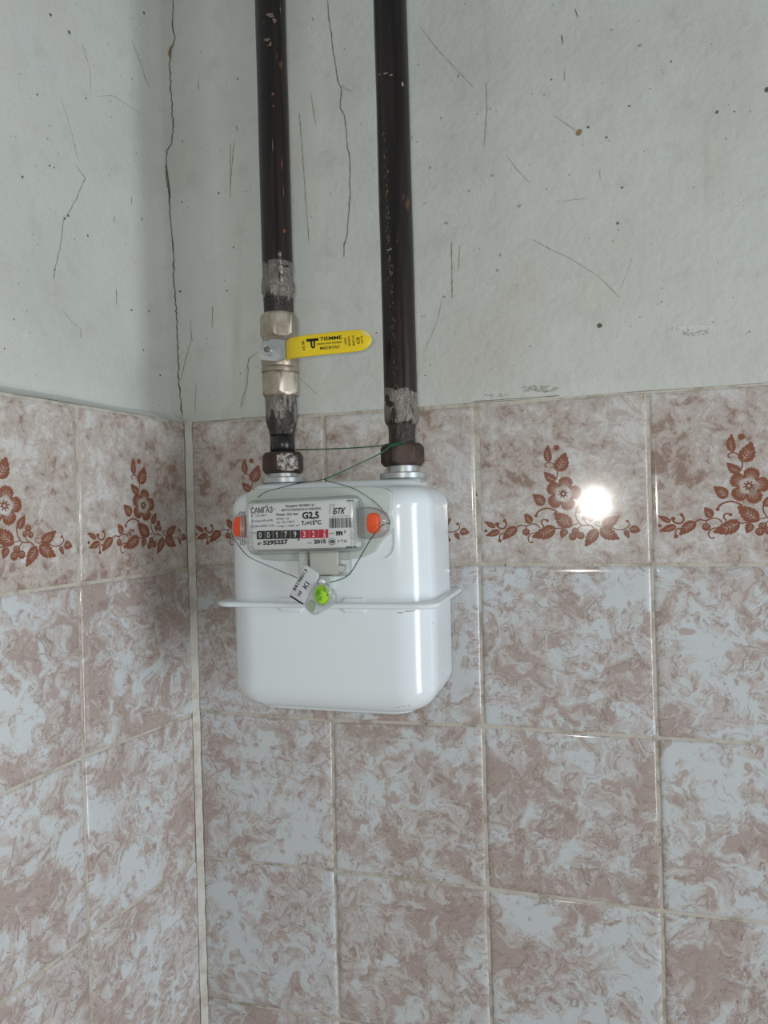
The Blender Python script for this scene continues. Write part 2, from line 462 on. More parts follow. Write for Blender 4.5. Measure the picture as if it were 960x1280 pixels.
LEAF= [((66.9, 57.2), (66.8, 41.4), 7.0), ((74.2, 66.1), (81.9, 49.0), 12.3), ((72.4, 74.5), (62.6, 66.1), 7.7), ((61.8, 96.1), (51.8, 86.2), 9.3), ((49.4, 112.9), (43.9, 103.9), 7.2), ((85.4, 116.2), (70.3, 103.6), 12.3), ((71.5, 117.4), (50.1, 125.5), 11.3), ((80.4, 118.6), (76.4, 127.0), 6.7), ((36.3, 116.1), (23.3, 127.8), 8.7), ((16.5, 116.2), (6.2, 110.3), 4.6), ((20.7, 119.4), (7.4, 123.7), 6.2), ((90.8, 104.6), (97.2, 94.3), 7.1), ((107.9, 119.6), (97.1, 134.9), 9.6), ((110.4, 118.6), (126.7, 128.6), 10.9), ((112.4, 115.8), (127.5, 107.5), 8.8), ((135.5, 120.0), (144.6, 121.7), 7.1), ((131.7, 120.6), (134.9, 127.9), 4.2)]
STEM= [([(72.9, 73.5), (74.4, 68.6), (74.3, 64.6), (72.3, 60.5), (69.2, 57.9), (66.0, 57.7), (63.7, 59.1), (64.1, 61.6), (65.4, 61.2)], 1.0), ([(54.2, 106.0), (55.7, 103.0), (59.0, 100.6), (64.5, 99.4), (69.9, 100.9), (73.5, 103.5)], 1.4), ([(36.3, 116.1), (40.1, 114.5), (43.8, 115.3), (46.6, 114.8), (50.4, 113.4), (55.0, 114.5), (57.6, 117.6)], 1.0), ([(45.0, 115.3), (44.9, 118.9)], 0.8), ([(64.2, 110.7), (61.0, 109.7), (58.9, 111.6), (59.6, 114.1), (60.9, 115.7)], 1.2), ([(55.7, 122.6), (51.1, 122.0), (47.8, 124.0), (46.5, 127.0), (47.6, 130.0), (49.9, 130.9), (50.6, 129.6)], 1.0), ([(20.4, 128.6), (20.1, 124.5), (22.0, 121.9), (25.8, 122.0)], 1.0), ([(18.4, 113.2), (18.6, 115.4), (21.2, 117.1), (24.5, 117.2), (26.9, 114.4), (26.5, 111.3), (25.2, 109.8)], 1.5), ([(71.3, 118.2), (75.9, 118.0), (80.4, 117.6), (84.0, 117.2), (86.7, 115.3)], 1.0), ([(96.9, 111.1), (98.4, 113.6), (100.8, 115.3)], 0.8), ([(89.5, 103.0), (89.7, 108.4), (91.9, 112.8), (94.1, 115.3), (98.8, 115.8), (102.7, 116.2), (105.5, 119.1), (107.9, 119.6)], 1.0), ([(85.9, 114.5), (89.5, 114.7), (91.4, 113.6)], 0.8), ([(91.2, 120.3), (91.7, 117.9), (94.1, 116.1)], 0.8), ([(113.4, 115.5), (110.4, 117.0), (107.5, 115.6), (106.6, 113.1), (109.1, 112.4), (109.5, 114.5)], 0.8), ([(119.4, 117.8), (125.5, 120.2), (130.7, 119.9), (135.0, 117.0), (135.1, 114.0), (133.6, 112.7)], 0.9)]
DOT= [((74.2, 44.3), 2.6), ((7.5, 119.1), 1.5), ((44.9, 120.9), 3.4), ((54.2, 106.0), 1.5), ((64.2, 110.7), 1.4), ((20.4, 128.6), 1.7), ((18.4, 113.2), 1.9), ((25.4, 110.0), 1.5), ((100.2, 104.5), 3.0), ((97.0, 109.1), 2.5), ((102.4, 109.9), 2.7), ((88.9, 120.9), 3.2), ((86.4, 125.8), 3.5), ((93.4, 125.1), 3.4), ((133.6, 112.7), 1.3)]
def leaf(bm, b, t, wd, seed, up):
    b, t = Vector(b), Vector(t); d = t-b; L = d.length; d.normalize(); s = Vector((-d.y, d.x))
    rnd = random.Random(seed); bend = rnd.uniform(-.08, .08)*L
    n = 12; left, right = [], []
    for k in range(n+1):
        u = k/n
        prof = (math.sin(math.pi*min(1, u*1.0)**.72))**.8*(1-.25*u)
        tooth = (.10 if k % 2 else -.04)*(1 if 2 < k < n-1 else 0)
        h = wd*.55*(prof+tooth*prof)
        mid = b+d*(L*u)+s*(bend*math.sin(math.pi*u))
        adv = d*(L*.05 if k % 2 and 2 < k < n else 0)
        left.append(mid+s*h+adv); right.append(mid-s*h+adv)
    V = lambda p, e=0: bm.verts.new((p.x, -up-e, p.y))
    lv = [V(p) for p in left]; rv = [V(p) for p in right]
    for k in range(n): bm.faces.new((lv[k], rv[k], rv[k+1], lv[k+1])).material_index = 0
    # pale midrib and side veins
    def strip(p, q, w0, w1):
        e = (q-p).normalized(); nn = Vector((-e.y, e.x))
        bm.faces.new((V(p+nn*w0, .00004), V(p-nn*w0, .00004), V(q-nn*w1, .00004), V(q+nn*w1, .00004))).material_index = 1
    lw = max(.00016, wd*.028)
    strip(b+d*L*.10+s*bend*.3, b+d*L*.66+s*bend*.9, lw, lw*.4)
    if wd > .006:
        for u in (.2, .34, .48):
            m0 = b+d*L*u+s*bend*math.sin(math.pi*u)
            for sg in ((1, -1) if wd > .0085 else (1,)):
                strip(m0, m0+d*L*.15+s*sg*wd*.26, lw, lw*.5)
def motif_mesh(cut=None):
    bm = bmesh.new(); up = .00012
    mm = lambda p: Vector((p[0]/1000, -p[1]/1000))
    for i, (b, t, wd) in enumerate(LEAF): leaf(bm, mm(b), mm(t), wd/1000, i, up+.00006+i*.00001)
    for pts, wd in STEM:
        P = smooth_path([Vector((mm(p).x, 0, mm(p).y)) for p in pts], 5)
        ribbon(bm, P, wd/1000*1.05, Vector((0, -1, 0)), 0, up+.00002)
    def disc(c, r, mi, e, n=20, sq=None):
        bm.faces.new([bm.verts.new((c.x+r*math.cos(2*math.pi*k/n), -up-e, c.y+r*math.sin(2*math.pi*k/n))) for k in range(n)]).material_index = mi
    for c, r in DOT:
        disc(mm(c), r/1000, 0, .00003+.000004*c[0]/10)
        if r > 2.4 and c[1] > 90:
            cc = mm(c); q = r/1000
            vs = [(cc+Vector((math.cos(a), math.sin(a)))*q*.62, cc+Vector((math.cos(a), math.sin(a)))*q*.50) for a in [math.radians(20+20*k) for k in range(10)]]
            for (a0, a1), (b0, b1) in zip(vs, vs[1:]):
                bm.faces.new([bm.verts.new((p.x, -up-.00016, p.y)) for p in (a0, b0, b1, a1)]).material_index = 1
            disc(cc+Vector((q*.1, -q*.05)), q*.17, 1, .00016, 8)
    # five-petalled flower
    c = mm((79.0, 86.6)); R = .0158
    for k in range(5):
        a = math.radians(77+72*k); rnd = random.Random(k+40)
        fan = []
        for j in range(-9, 10):
            th = a+math.radians(36)*j/9*.98
            rr = R*(1-.30*abs(j/9)**2.6)*(1.04 if j % 2 else .955)
            if abs(j) == 9: rr = R*.62
            fan.append((th, rr))
        V = lambda th, r, e=0: bm.verts.new((c.x+r*math.cos(th), -up-.00003-e, c.y+r*math.sin(th)))
        outer = [V(th, r) for th, r in fan]
        inner = [V(th, R*(.44+.10*(1-abs(i-9)/9))) for i, (th, r) in enumerate(fan)]
        for i in range(18): bm.faces.new((inner[i], outer[i], outer[i+1], inner[i+1])).material_index = 0
        for j in range(-3, 4):                                     # pale rays running out into each petal
            th = a+math.radians(7.6)*j; r1 = R*(.80-.05*abs(j)+.04*(j % 2)); dth = .042
            bm.faces.new((V(th-dth, R*.42, .00004), V(th+dth, R*.42, .00004), V(th+dth*.25, r1, .00004), V(th-dth*.25, r1, .00004))).material_index = 1
    for k in range(8):                                             # the star in its centre
        th = math.pi*k/4+.2; V = lambda t_, r: bm.verts.new((c.x+r*math.cos(t_), -up-.00009, c.y+r*math.sin(t_)))
        bm.faces.new((V(th-.42, R*.10), V(th+.42, R*.10), V(th+.10, R*.285), V(th-.10, R*.285))).material_index = 0
        bm.faces.new((V(th-.42, R*.17), V(th-.42, R*.10), V(th+.42, R*.10), V(th+.42, R*.17))).material_index = 0
    disc(c, R*.085, 1, .00012, 10)
    return bm
proto_print = None
def lay_tiles(wall, node, cols, rows, g=.0011, edge=.0022, tilt={}):
    global proto_print
    for r in range(rows):
        for ci in cols:
            bl, br, tr, tl = node(ci, r+1), node(ci+1, r+1), node(ci+1, r), node(ci, r)
            o0 = tl.copy()
            q = [p-o0 for p in (bl, br, tr, tl)]
            q = [Vector(p) for p in inset2(q, g)]
            if edge and ci == cols[0 if wall is wall_back else -1]:
                for i in ((0, 3) if wall is wall_back else (1, 2)): q[i].x += edge*(1 if wall is wall_back else -1)
            t = obj('tile', tile_mesh(q), M['mottle' if r == 0 else 'marble'], wall)
            t.location = (o0.x, random.uniform(-.0002, .0002), o0.y)
            rx, rz = tilt.get((ci, r), (random.uniform(-.004, .004), random.uniform(-.004, .004)))
            t.rotation_euler = (rx, 0, rz)
            ce = sum(q, Vector((0, 0)))/4
            cv = Vector((ce.x, 0, ce.y)); t.location += cv-t.rotation_euler.to_matrix() @ cv     # turn about its middle
            if r == 0:
                if proto_print is None:
                    p = obj('floral_print', motif_mesh(), [M['print'], M['vein']], t, smooth=False); proto_print = p
                else:
                    p = proto_print.copy(); C.objects.link(p); p.parent = t
                p.scale.x = (q[1].x-q[0].x+.0026)/PX
                p['label'] = 'terracotta flower and leaf sprig printed on the glaze'
NB = {(0, 0): (0, .0013), (0, 1): (.0005, .001), (1, 0): (.0006, -.0001), (1, 1): (.0008, 0), (1, 2): (.001, -.0016), (1, 3): (-.0009, .0002), (1, 4): (-.0001, .0029), (2, 0): (-.0004, -.0008), (2, 1): (0, .0012), (2, 2): (-.0004, .0016), (2, 3): (-.0009, .0003), (3, 0): (-.0003, .0008), (3, 1): (-.0003, .0003), (3, 2): (.0005, -.0002), (3, 3): (.0006, -.0008), (0, 3): (0, -.0028), (4, 0): (0, .001), (4, 1): (0, -.0008)}
def node_back(c, r):
    d = NB.get((c, r), (0, 0)); return Vector((c*PX+d[0], -r*PZ+d[1]))
NLT = {(0, 0): (0, .001), (0, 1): (0, -.002), (0, 2): (0, -.003), (0, 3): (0, -.0026), (1, 0): (-.0027, -.0001), (1, 1): (.0011, -.0013), (1, 2): (.0021, .0024), (1, 3): (.0005, .0009), (2, 1): (.001, -.0014), (2, 2): (.001, .0005)}
def node_left(c, r):                                                # c counts away from the corner as -c
    d = NLT.get((-c, r), (0, 0)); return Vector((c*PZ-d[0], -r*PZ+d[1]))
lay_tiles(wall_back, node_back, list(range(0, 6)), 6, tilt={(2, 0): (-.004, -.0165)})
lay_tiles(wall_left, node_left, list(range(-4, 0)), 6)

def sheet(x0, x1, z0, z1, y, step_):
    bm = bmesh.new(); nx = int((x1-x0)/step_); nz = int((z1-z0)/step_)
    g = [[bm.verts.new((x0+(x1-x0)*i/nx, y+.0003*noise.noise(Vector((i*.37, j*.41, x0))), z0+(z1-z0)*j/nz)) for j in range(nz+1)] for i in range(nx+1)]
    for i in range(nx):
        for j in range(nz): bm.faces.new((g[i][j], g[i+1][j], g[i+1][j+1], g[i][j+1]))
    return bm
obj('grout', sheet(0, 2.0, FLOOR, .001, .0015, .03), M['grout'], wall_back)
obj('grout', sheet(-2.0, 0, FLOOR, .001, .0015, .03), M['grout'], wall_left)

# the filler bead run down the tiled corner
bm = bmesh.new(); rings = []
for i in range(130):
    z = .002-i*.006
    k1 = .6+.25*noise.noise(Vector((0, 3.1, z*40))); rings.append([])
    w0, w1 = .0053+.0009*noise.noise(Vector((9, 0, z*55))), .0053+.0009*noise.noise(Vector((4, 2, z*55)))
    a, b = DL*w0+NL*.0001, Vector((w1, -.0001, 0)); cen = Vector((.0024, -.0030, 0))*(1+.25*noise.noise(Vector((1, 7, z*60))))
    for t in (0, .25, .5, .75, 1):
        p = (1-t)**2*a+2*t*(1-t)*cen+t*t*b
        rings[-1].append(bm.verts.new((p.x, p.y, z)))
for r0, r1 in zip(rings, rings[1:]):
    for k in range(4): bm.faces.new((r0[k], r0[k+1], r1[k+1], r1[k]))
bead = obj('trim_1', bm, M['bead']); bead['kind'] = 'structure'; bead['label'] = 'cream filler bead down the tiled corner'

# plaster above the tiles
zs = [0, .001, .003, .006, .010, .016, .024, .034, .05]+[.07+.02*i for i in range(45)]
def ss(a, b, v): t = min(1, max(0, (v-a)/(b-a))); return t*t*(3-2*t)
def bump_(u, z): return .0007*noise.noise(Vector((u*7, z*7, 3)))+.0004*noise.noise(Vector((u*22, z*22, 8)))+.0002*noise.noise(Vector((u*60, z*60, 1)))
def plaster_mesh(us, pt):
    bm = bmesh.new(); g = []
    for u in us:
        col = [bm.verts.new(pt(u, 0, True))]
        col += [bm.verts.new(pt(u, z, False)) for z in zs]; g.append(col)
    for a, b in zip(g, g[1:]):
        for k in range(len(a)-1): bm.faces.new((a[k], b[k], b[k+1], a[k+1]))
    return bm
def topline(x): return .0012+.0008*noise.noise(Vector((x*14, 0, 5)))
def pb(x, z, back):
    if back: return Vector((x, .0055, topline(x)))
    lip = ss(0, .010, z); fil = max(0, 1-(x+.0285)/.016)**2*.006
    return Vector((x, -.0004-.0016*lip-fil*ss(0, .06, z)-bump_(x, z)*(.2+.8*lip), z+topline(x)*(1-ss(0, .02, z))))
xs = [-.0285, -.027, -.025, -.022, -.019, -.012, -.006, .0005, .003, .006, .01, .014, .018, .023, .028, .035]+[.05+.015*i for i in range(140)]
plb = obj('plaster', plaster_mesh(xs, pb), M['plaster'], wall_back)
SETB = .0285
def pleft(s, z, back):                                              # local frame of wall_left: x = -s, y = -height
    if back: return Vector((-s, .0012, .0004+topline(s+3)*.6))
    up = ss(0, .018, z)
    h = -SETB+max(0, 1-(s-.004)/.016)**2*.012
    return Vector((-s, -h-bump_(s+5, z)*(.3+.7*up), z+(.0115+.0015*noise.noise(Vector((s*18, 1, 4))))*(1-ss(0, .06, z))))
sl = [.004, .0055, .0075, .010]+[.014+.003*i for i in range(14)]+[.06+.015*i for i in range(130)]
pll = obj('plaster', plaster_mesh(sl, pleft), M['plaster'], wall_left)

# cracks, scuffs and flyspecks on the plaster, laid on its surface
bpy.context.view_layer.update()
def tree_of(o):
    mw = world_of(o)
    return BVHTree.FromPolygons([mw @ v.co for v in o.data.vertices], [tuple(p.vertices) for p in o.data.polygons])
T_b, T_l = tree_of(plb), tree_of(pll)
def hit(x, y):
    d = ray(x, y).normalized(); best = None
    for t, wn, wl in ((T_b, Vector((0, -1, 0)), wall_back), (T_l, NL, wall_left)):
        r = t.ray_cast(CAM, d)
        if r[0] is not None and (best is None or r[3] < best[2]):
            nn = r[1] if r[1].dot(wn) > 0 else -r[1]
            best = (r[0], nn, r[3], wl)
    return best
def crack(name, pts, wd, mat, jit=1.0, lab=None):
    """pts in photo pixels; wd in metres, tapering and breaking up along the way"""
    P = []
    for i in range(len(pts)-1):
        a, b = Vector(pts[i]), Vector(pts[i+1]); n = max(2, int((b-a).length/3))
        for k in range(n):
            q = a+(b-a)*k/n; P.append(q+Vector((random.uniform(-jit, jit), 0)))
    P.append(Vector(pts[-1]))
    h = [hit(*p) for p in P]; h = [q for q in h if q]
    wl = h[len(h)//2][3]
    bm = bmesh.new()
    ww = [wd*(.45+.9*abs(noise.noise(Vector((i*.33, wd*9000, 2))))) for i in range(len(h))]
    ww[0] = ww[-1] = wd*.15
    ribbon(bm, [q[0] for q in h], ww, [q[1] for q in h], 0, .00035)
    o = obj(name, bm, M[mat], None, smooth=False); adopt(o, wl, lab); return o
Z7 = lambda L: [(x/2.4625, y/2.4625) for x, y in L]
Z4 = lambda L: [(280+x/3.692, y/3.692) for x, y in L]
ZR = lambda L: [(470+x/1.959, y/1.959) for x, y in L]
crack('crack', Z7([(535, 0), (530, 60), (538, 120), (525, 160), (522, 200), (527, 290), (533, 380), (530, 440), (514, 465), (510, 520), (520, 590), (525, 680), (533, 760), (535, 850), (542, 950), (548, 1060), (550, 1160), (556, 1230), (562, 1285)]), .0016, 'crack', .8)
crack('crack', Z7([(585, 980), (590, 1040), (570, 1120), (556, 1170)]), .0006, 'crack')
crack('crack', Z7([(527, 140), (523, 165), (526, 185)]), .0045, 'scuff', .2)
crack('crack', Z7([(512, 505), (522, 585), (524, 612)]), .0022, 'crack', .2)
crack('crack', Z4([(478, 0), (483, 60), (495, 150), (505, 240), (520, 330), (528, 380), (545, 410), (540, 460), (538, 500), (555, 530), (565, 600), (570, 690), (580, 710), (582, 800), (583, 900), (575, 1000), (570, 1080), (555, 1130), (553, 1190)]), .0011, 'crack', .5)
crack('crack', Z4([(545, 390), (562, 412), (592, 420)]), .0005, 'crack', .4)
crack('crack', Z7([(230, 505), (262, 548), (235, 610), (208, 660), (195, 680), (185, 760), (176, 800), (168, 830), (165, 860)]), .0006, 'crack', .5)
crack('crack', Z7([(250, 130), (270, 190), (280, 240), (275, 290)]), .0004, 'hair', .5)
crack('crack', Z7([(185, 300), (215, 390), (240, 490)]), .0004, 'hair', .5)
crack('crack', Z7([(405, 125), (425, 170), (445, 235), (460, 265)]), .0006, 'crack', .5)
crack('crack', Z7([(300, 297), (345, 294), (385, 318), (435, 352)]), .0006, 'hair', .5)
crack('crack', Z7([(790, 1088), (765, 1105), (762, 1180), (745, 1235), (740, 1255)]), .0007, 'crack', .5)
crack('crack', Z7([(190, 950), (215, 985), (245, 1010)]), .0005, 'hair', .5)
for L, wd, mt in (([(348, 520), (358, 640), (368, 780), (380, 950), (393, 1120)], .0007, 'scuff'), ([(400, 425), (412, 500), (425, 580)], .0006, 'scuff'), ([(46, 650), (40, 740), (28, 880)], .0007, 'scuff'), ([(408, 78), (413, 100)], .0012, 'crack'), ([(58, 585), (63, 605)], .001, 'crack')):
    crack('scratch', Z4(L), wd, mt, .15)
for L, wd, mt in (([(270, 200), (272, 270), (265, 360)], .0009, 'hair'), ([(455, 85), (458, 110)], .001, 'crack'), ([(462, 170), (462, 200)], .0008, 'hair'), ([(185, 590), (187, 730)], .0009, 'scuff'), ([(205, 600), (203, 665)], .0006, 'scuff'),
                  ([(320, 380), (345, 415), (378, 448)], .0006, 'hair'), ([(380, 585), (430, 612), (475, 632), (535, 670)], .0007, 'hair'), ([(535, 670), (560, 690), (598, 730)], .0005, 'hair'), ([(435, 282), (497, 325)], .0006, 'hair'), ([(108, 65), (150, 120), (240, 215)], .0005, 'hair'),
                  ([(440, 495), (520, 485)], .0005, 'hair'), ([(165, 720), (150, 790), (120, 860)], .0006, 'hair'), ([(630, 630), (600, 710)], .0010, 'flake'), ([(548, 415), (549, 440)], .0006, 'crack'), ([(487, 20), (495, 45)], .0008, 'crack')):
    crack('scratch', ZR(L), wd, mt, .2)
for L, wd, mt in (([(710, 440), (709, 610)], .0007, 'scuff'), ([(655, 940), (653, 1010)], .001, 'scuff'), ([(404, 605), (405, 630)], .001, 'scuff'), ([(358, 890), (358, 940)], .001, 'scuff'), ([(249, 1010), (249, 1040)], .0008, 'scuff'), ([(727, 388), (732, 405)], .0012, 'crack'), ([(436, 668), (438, 682)], .0016, 'crack'), ([(350, 665), (351, 685)], .0012, 'crack'), ([(610, 245), (611, 280)], .0012, 'hair')):
    crack('scratch', Z7(L), wd, mt, .15)
crack('crack', [(365, 365), (368, 410), (372, 470), (398, 494)], .0005, 'hair', .3)
crack('crack', [(308, 455), (306, 500), (303, 510)], .0004, 'hair', .3)
crack('crack', Z7([(605, 1180), (600, 1275)]), .0008, 'hair', .6)

def blot(bm, x, y, r, mi=0, el=1.0, seed=0):
    h = hit(x, y)
    if not h: return None
    p, nn = h[0]+h[1]*.0004, h[1]
    t = Vector((0, 0, 1)); s = t.cross(nn).normalized(); t = nn.cross(s)
    n = 9
    vs = [bm.verts.new(p+s*(math.cos(2*math.pi*k/n)*r*random.uniform(.6, 1.25))+t*(math.sin(2*math.pi*k/n)*r*el*random.uniform(.6, 1.25))) for k in range(n)]
    bm.faces.new(vs).material_index = mi
    return h[3]
specks = {wall_back: bmesh.new(), wall_left: bmesh.new()}
mats = [M['crack'], M['hair'], M['scuff']]
def speck(x, y, r, mi=0, el=1.0):
    h = hit(x, y)
    if h: blot(specks[h[3]], x, y, r, mi, el)
for x, y, r in ((155, 45, .0022), (213, 100, .0022), (443, 40, .0018), (68, 545, .0018), (210, 665, .0016), (197, 672, .0016), (404, 955, .0016), (458, 958, .0014), (555, 897, .0018), (674, 595, .0016), (732, 243, .0014), (560, 622, .0013), (114, 291, .0013), (264, 303, .0012), (152, 510, .0013), (441, 1078, .0014), (493, 1155, .0012), (700, 895, .0014), (719, 762, .0012), (270, 725, .0014), (168, 830, .0014), (562, 435, .0012)):
    speck(x/2.4625, y/2.4625, r*.75)
for x, y, r, mi in ((547, 798, .0022, 0), (497, 325, .0030, 2), (520, 312, .0012, 0), (565, 337, .001, 0), (647, 112, .0016, 1), (203, 186, .0013, 1), (835, 275, .0013, 0), (592, 547, .0012, 0), (603, 460, .001, 0), (352, 505, .0014, 1), (285, 430, .0013, 1), (228, 468, .0013, 1), (172, 546, .0015, 1), (298, 662, .0014, 1), (620, 260, .001, 0), (133, 411, .0014, 1), (305, 625, .0012, 1), (168, 727, .0014, 1), (957, 220, .0020, 0), (577, 73, .001, 1), (378, 848, .001, 1)):
    speck(470+x/1.959, y/1.959, r, mi)
for i in range(60):
    speck(random.uniform(2, 170), random.uniform(5, 470), random.choice((.0003, .0004, .0006)), random.choice((0, 1, 1)), 1.4)
for i in range(60):
    speck(random.uniform(225, 955), random.uniform(5, 480), random.choice((.0003, .0004, .0006)), random.choice((0, 1, 1)), 1.4)
for wl, b in specks.items():
    o = obj('speck', b, mats, None, smooth=False); o['kind'] = 'stuff'; adopt(o, wl)
# paint patch flaked off on the right, smudges along the tile top
def patch(name, cx, cy, rx, ry, n, mat, r0):
    bm = bmesh.new(); wl = None
    for i in range(n):
        a = random.uniform(0, 6.283); q = random.random()**.6
        wl = blot(bm, cx+rx*q*math.cos(a), cy+ry*q*math.sin(a), r0*random.uniform(.5, 1.2), 0, .5) or wl
    o = obj(name, bm, M[mat], None, smooth=False); o['kind'] = 'stuff'; adopt(o, wl)
patch('flaked_paint', 865, 410, 27, 4, 70, 'flake', .0024)
patch('flaked_paint', 868, 415, 18, 5, 34, 'smudge', .0013)
patch('smudge', 674, 486, 24, 4, 60, 'smudge', .0014)
patch('smudge', 620, 494, 14, 2, 14, 'smudge', .0012)
crack('smudge', [(300, 522), (360, 519), (420, 517), (470, 514)], .0010, 'smudge', .2)
crack('smudge', [(590, 502), (680, 496), (700, 494.5)], .0008, 'crack', .2)
#crack('smudge', [(2, 489), (50, 497), (110, 508), (170, 518), (225, 526)], .0009, 'crack', .2)

# ------------------------------------------------------------------ pipework
XL, XR, YP = .1467, .2567, -.085
ZL = lambda y: .1453-(y-300)*.000713          # heights read off the two pipe axes
ZR_ = lambda y: .1305-(y-300)*.000677
def local(t, bm):
    o = Vector(t.location)
    for v in bm.verts: v.co -= o
    return bm
def part(name, bm, mat, t, label=None, **k):
    o = obj(name, local(t, bm), mat, t, **k)
    if label: o['label'] = label
    return o
def hexes(z0, z1, af, x, rot, cham=.0025):
    return hexnut(bmesh.new(), z0, z1, af, (x, YP, 0), math.radians(rot), cham)
def rag(z, r, n=4, jag=.0006): return [(z+jag*i, r) for i in range(n)]

# left pipe: comes down to the valve
t = thing('gas_pipe', 'dark brown gas pipe, the one ending in the brass valve with the yellow handle', 'pipe', (XL, YP, ZL(395)), 'dark gas pipes down the wall')
bm = lathe(bmesh.new(), [(ZL(352), .0135)]+[(ZL(340)+.03*i, .01365) for i in range(31)], (XL, YP, 0), 48, jitter=.00025)
part('pipe', bm, M['pipe'], t, sharp=60)
bm = lathe(bmesh.new(), [(ZL(y), r) for y, r in ((330, .0128), (331, .01385), (338, .01385), (346, .0139), (351, .0145), (354, .0147), (358, .0151), (362, .0146), (366, .0150), (369, .0139), (371, .0136), (375, .0136))], (XL, YP, 0), 56, jitter=.0011)
part('weld_joint', bm, mat_chipped('flaked_weld', ZL(395)-ZL(395), ZL(345)-ZL(395), .43, .50), t, 'flaked weld bead with bare steel showing', sharp=60)
bm = lathe(bmesh.new(), [(ZL(y), r) for y, r in ((399, .0128), (392, .0131), (384, .0133), (376, .0134), (370, .0134))], (XL, YP, 0), 48, jitter=.0004)
part('threaded_end', bm, mat_chipped('dark_spigot', ZL(410)-ZL(395), ZL(355)-ZL(395), .60, .66), t)
bm = bmesh.new()                                                    # a drip of steel-coloured weld spatter above the joint
c0 = at(345, 318, YP-.0137)
for (dx, dz, rr) in ((0, .0, .0018), (.0003, -.006, .0024), (.0008, -.013, .0026), (.0012, -.020, .0022)):
    lathe(bm, [(c0.z+dz-rr*2.2, .0004), (c0.z+dz-rr*1.4, rr*.8), (c0.z+dz, rr), (c0.z+dz+rr*1.4, rr*.8), (c0.z+dz+rr*2.2, .0004)], (c0.x+dx+.0025, YP-.0120, 0), 12)
part('weld_spatter', bm, M['wornnut'], t)

# ball valve
t = thing('ball_valve', 'nickelled hexagonal ball valve with a yellow lever reading TIEMME', 'valve', (XL, YP, ZL(496)))
part('hex_end', hexes(ZL(425), ZL(394), .0300, XL, -56, .003), M['brass'], t, sharp=25)
part('hex_end', hexes(ZL(496), ZL(466), .0310, XL, -41, .0028), M['brass'], t, sharp=25)
bm = lathe(bmesh.new(), [(ZL(y), r) for y, r in ((467, .0150), (466.5, .0166), (462, .0168), (461, .0166), (460, .0158), (457, .0164), (450, .0169), (443, .0168), (436, .0164), (429, .0155), (424, .0148), (420, .0144))], (XL, YP, 0), 48)
part('valve_body', bm, M['brass'], t, sharp=40)
hz = at(337, 438, -.1075).z
bm = lathe(bmesh.new(), [(-.1055, .0072), (-.1050, .0080), (-.0960, .0080), (-.0930, .0100), (-.080, .0105)], (XL, 0, hz), 32, axis='Y')
part('stem_boss', bm, M['brass'], t, sharp=40)
v8 = lambda L, Y: [at(310+x/5.65, 380+y/5.65, Y) for x, y in L]
def outline(L, Y): return [(p.x, p.z) for p in v8(L, Y)]
hub = outline([(90, 398), (215, 404), (240, 392), (262, 388), (262, 252), (215, 247), (165, 246), (140, 258), (104, 262), (92, 318), (80, 360), (84, 392)], -.1075)
part('lever_hub', slab(bmesh.new(), hub, -.1052, -.1075, .0007), M['zinc'], t, sharp=40)
# vinyl sleeve on the lever: cranks out from the hub then runs straight
YH = -.1130
A = v8([(248, 392), (300, 382), (420, 368), (560, 354), (700, 341), (800, 328), (840, 305), (864, 275), (872, 245), (860, 212), (835, 190), (800, 180), (760, 181), (640, 190), (500, 206), (380, 221), (300, 236), (248, 252)], YH)
def lever_y(x):
    return -.1072+(YH+.1072)*ss(A[0].x-.0005, A[0].x+.008, x)
bm = bmesh.new(); lv = []
pol = [Vector((p.x, p.z)) for p in A]
for ins, dy in ((.0003, .0024), (0, .0018), (0, .0008), (.0003, .0003), (.0009, 0)):
    lv.append([bm.verts.new((q.x, lever_y(q.x)+dy, q.y)) for q in inset2(pol, ins)])
for r0, r1 in zip(lv, lv[1:]):
    for k in range(len(pol)): bm.faces.new((r0[k], r0[(k+1) % len(pol)], r1[(k+1) % len(pol)], r1[k]))
def strip_cap(ring):
    n = len(ring); i, j = 0, n-1
    while j-i > 1:
        if j-i == 2: bm.faces.new((ring[i], ring[i+1], ring[j])); break
        bm.faces.new((ring[i], ring[i+1], ring[j-1], ring[j])); i += 1; j -= 1
strip_cap(lv[0]); strip_cap(lv[-1])
lever = part('lever_sleeve', bm, M['yellow'], t, sharp=50)
bm = bmesh.new()
wv = v8([(800, 184), (835, 195), (858, 215), (866, 245), (852, 232), (820, 214), (800, 198)], YH-.00012)
bm.faces.new([bm.verts.new(p) for p in wv])
adopt(obj('worn_patch', bm, M['wornv'], None, smooth=False), lever)
bm = hexnut(bmesh.new(), 0, .0045, .0092, (0, 0, 0), .2, .001)
for v in bm.verts: v.co = Vector((XL+v.co.x, -.1075-v.co.z, hz+v.co.y))
nut = part('lever_nut', bm, M['zinc'], t, sharp=30)
bm = lathe(bmesh.new(), [(-.1128, .0001), (-.1128, .0022), (-.1122, .0027), (-.108, .0027)], (XL, 0, hz), 20, axis='Y')
adopt(obj('stem_end', bm, M['boltm'], None, sharp=40), nut)

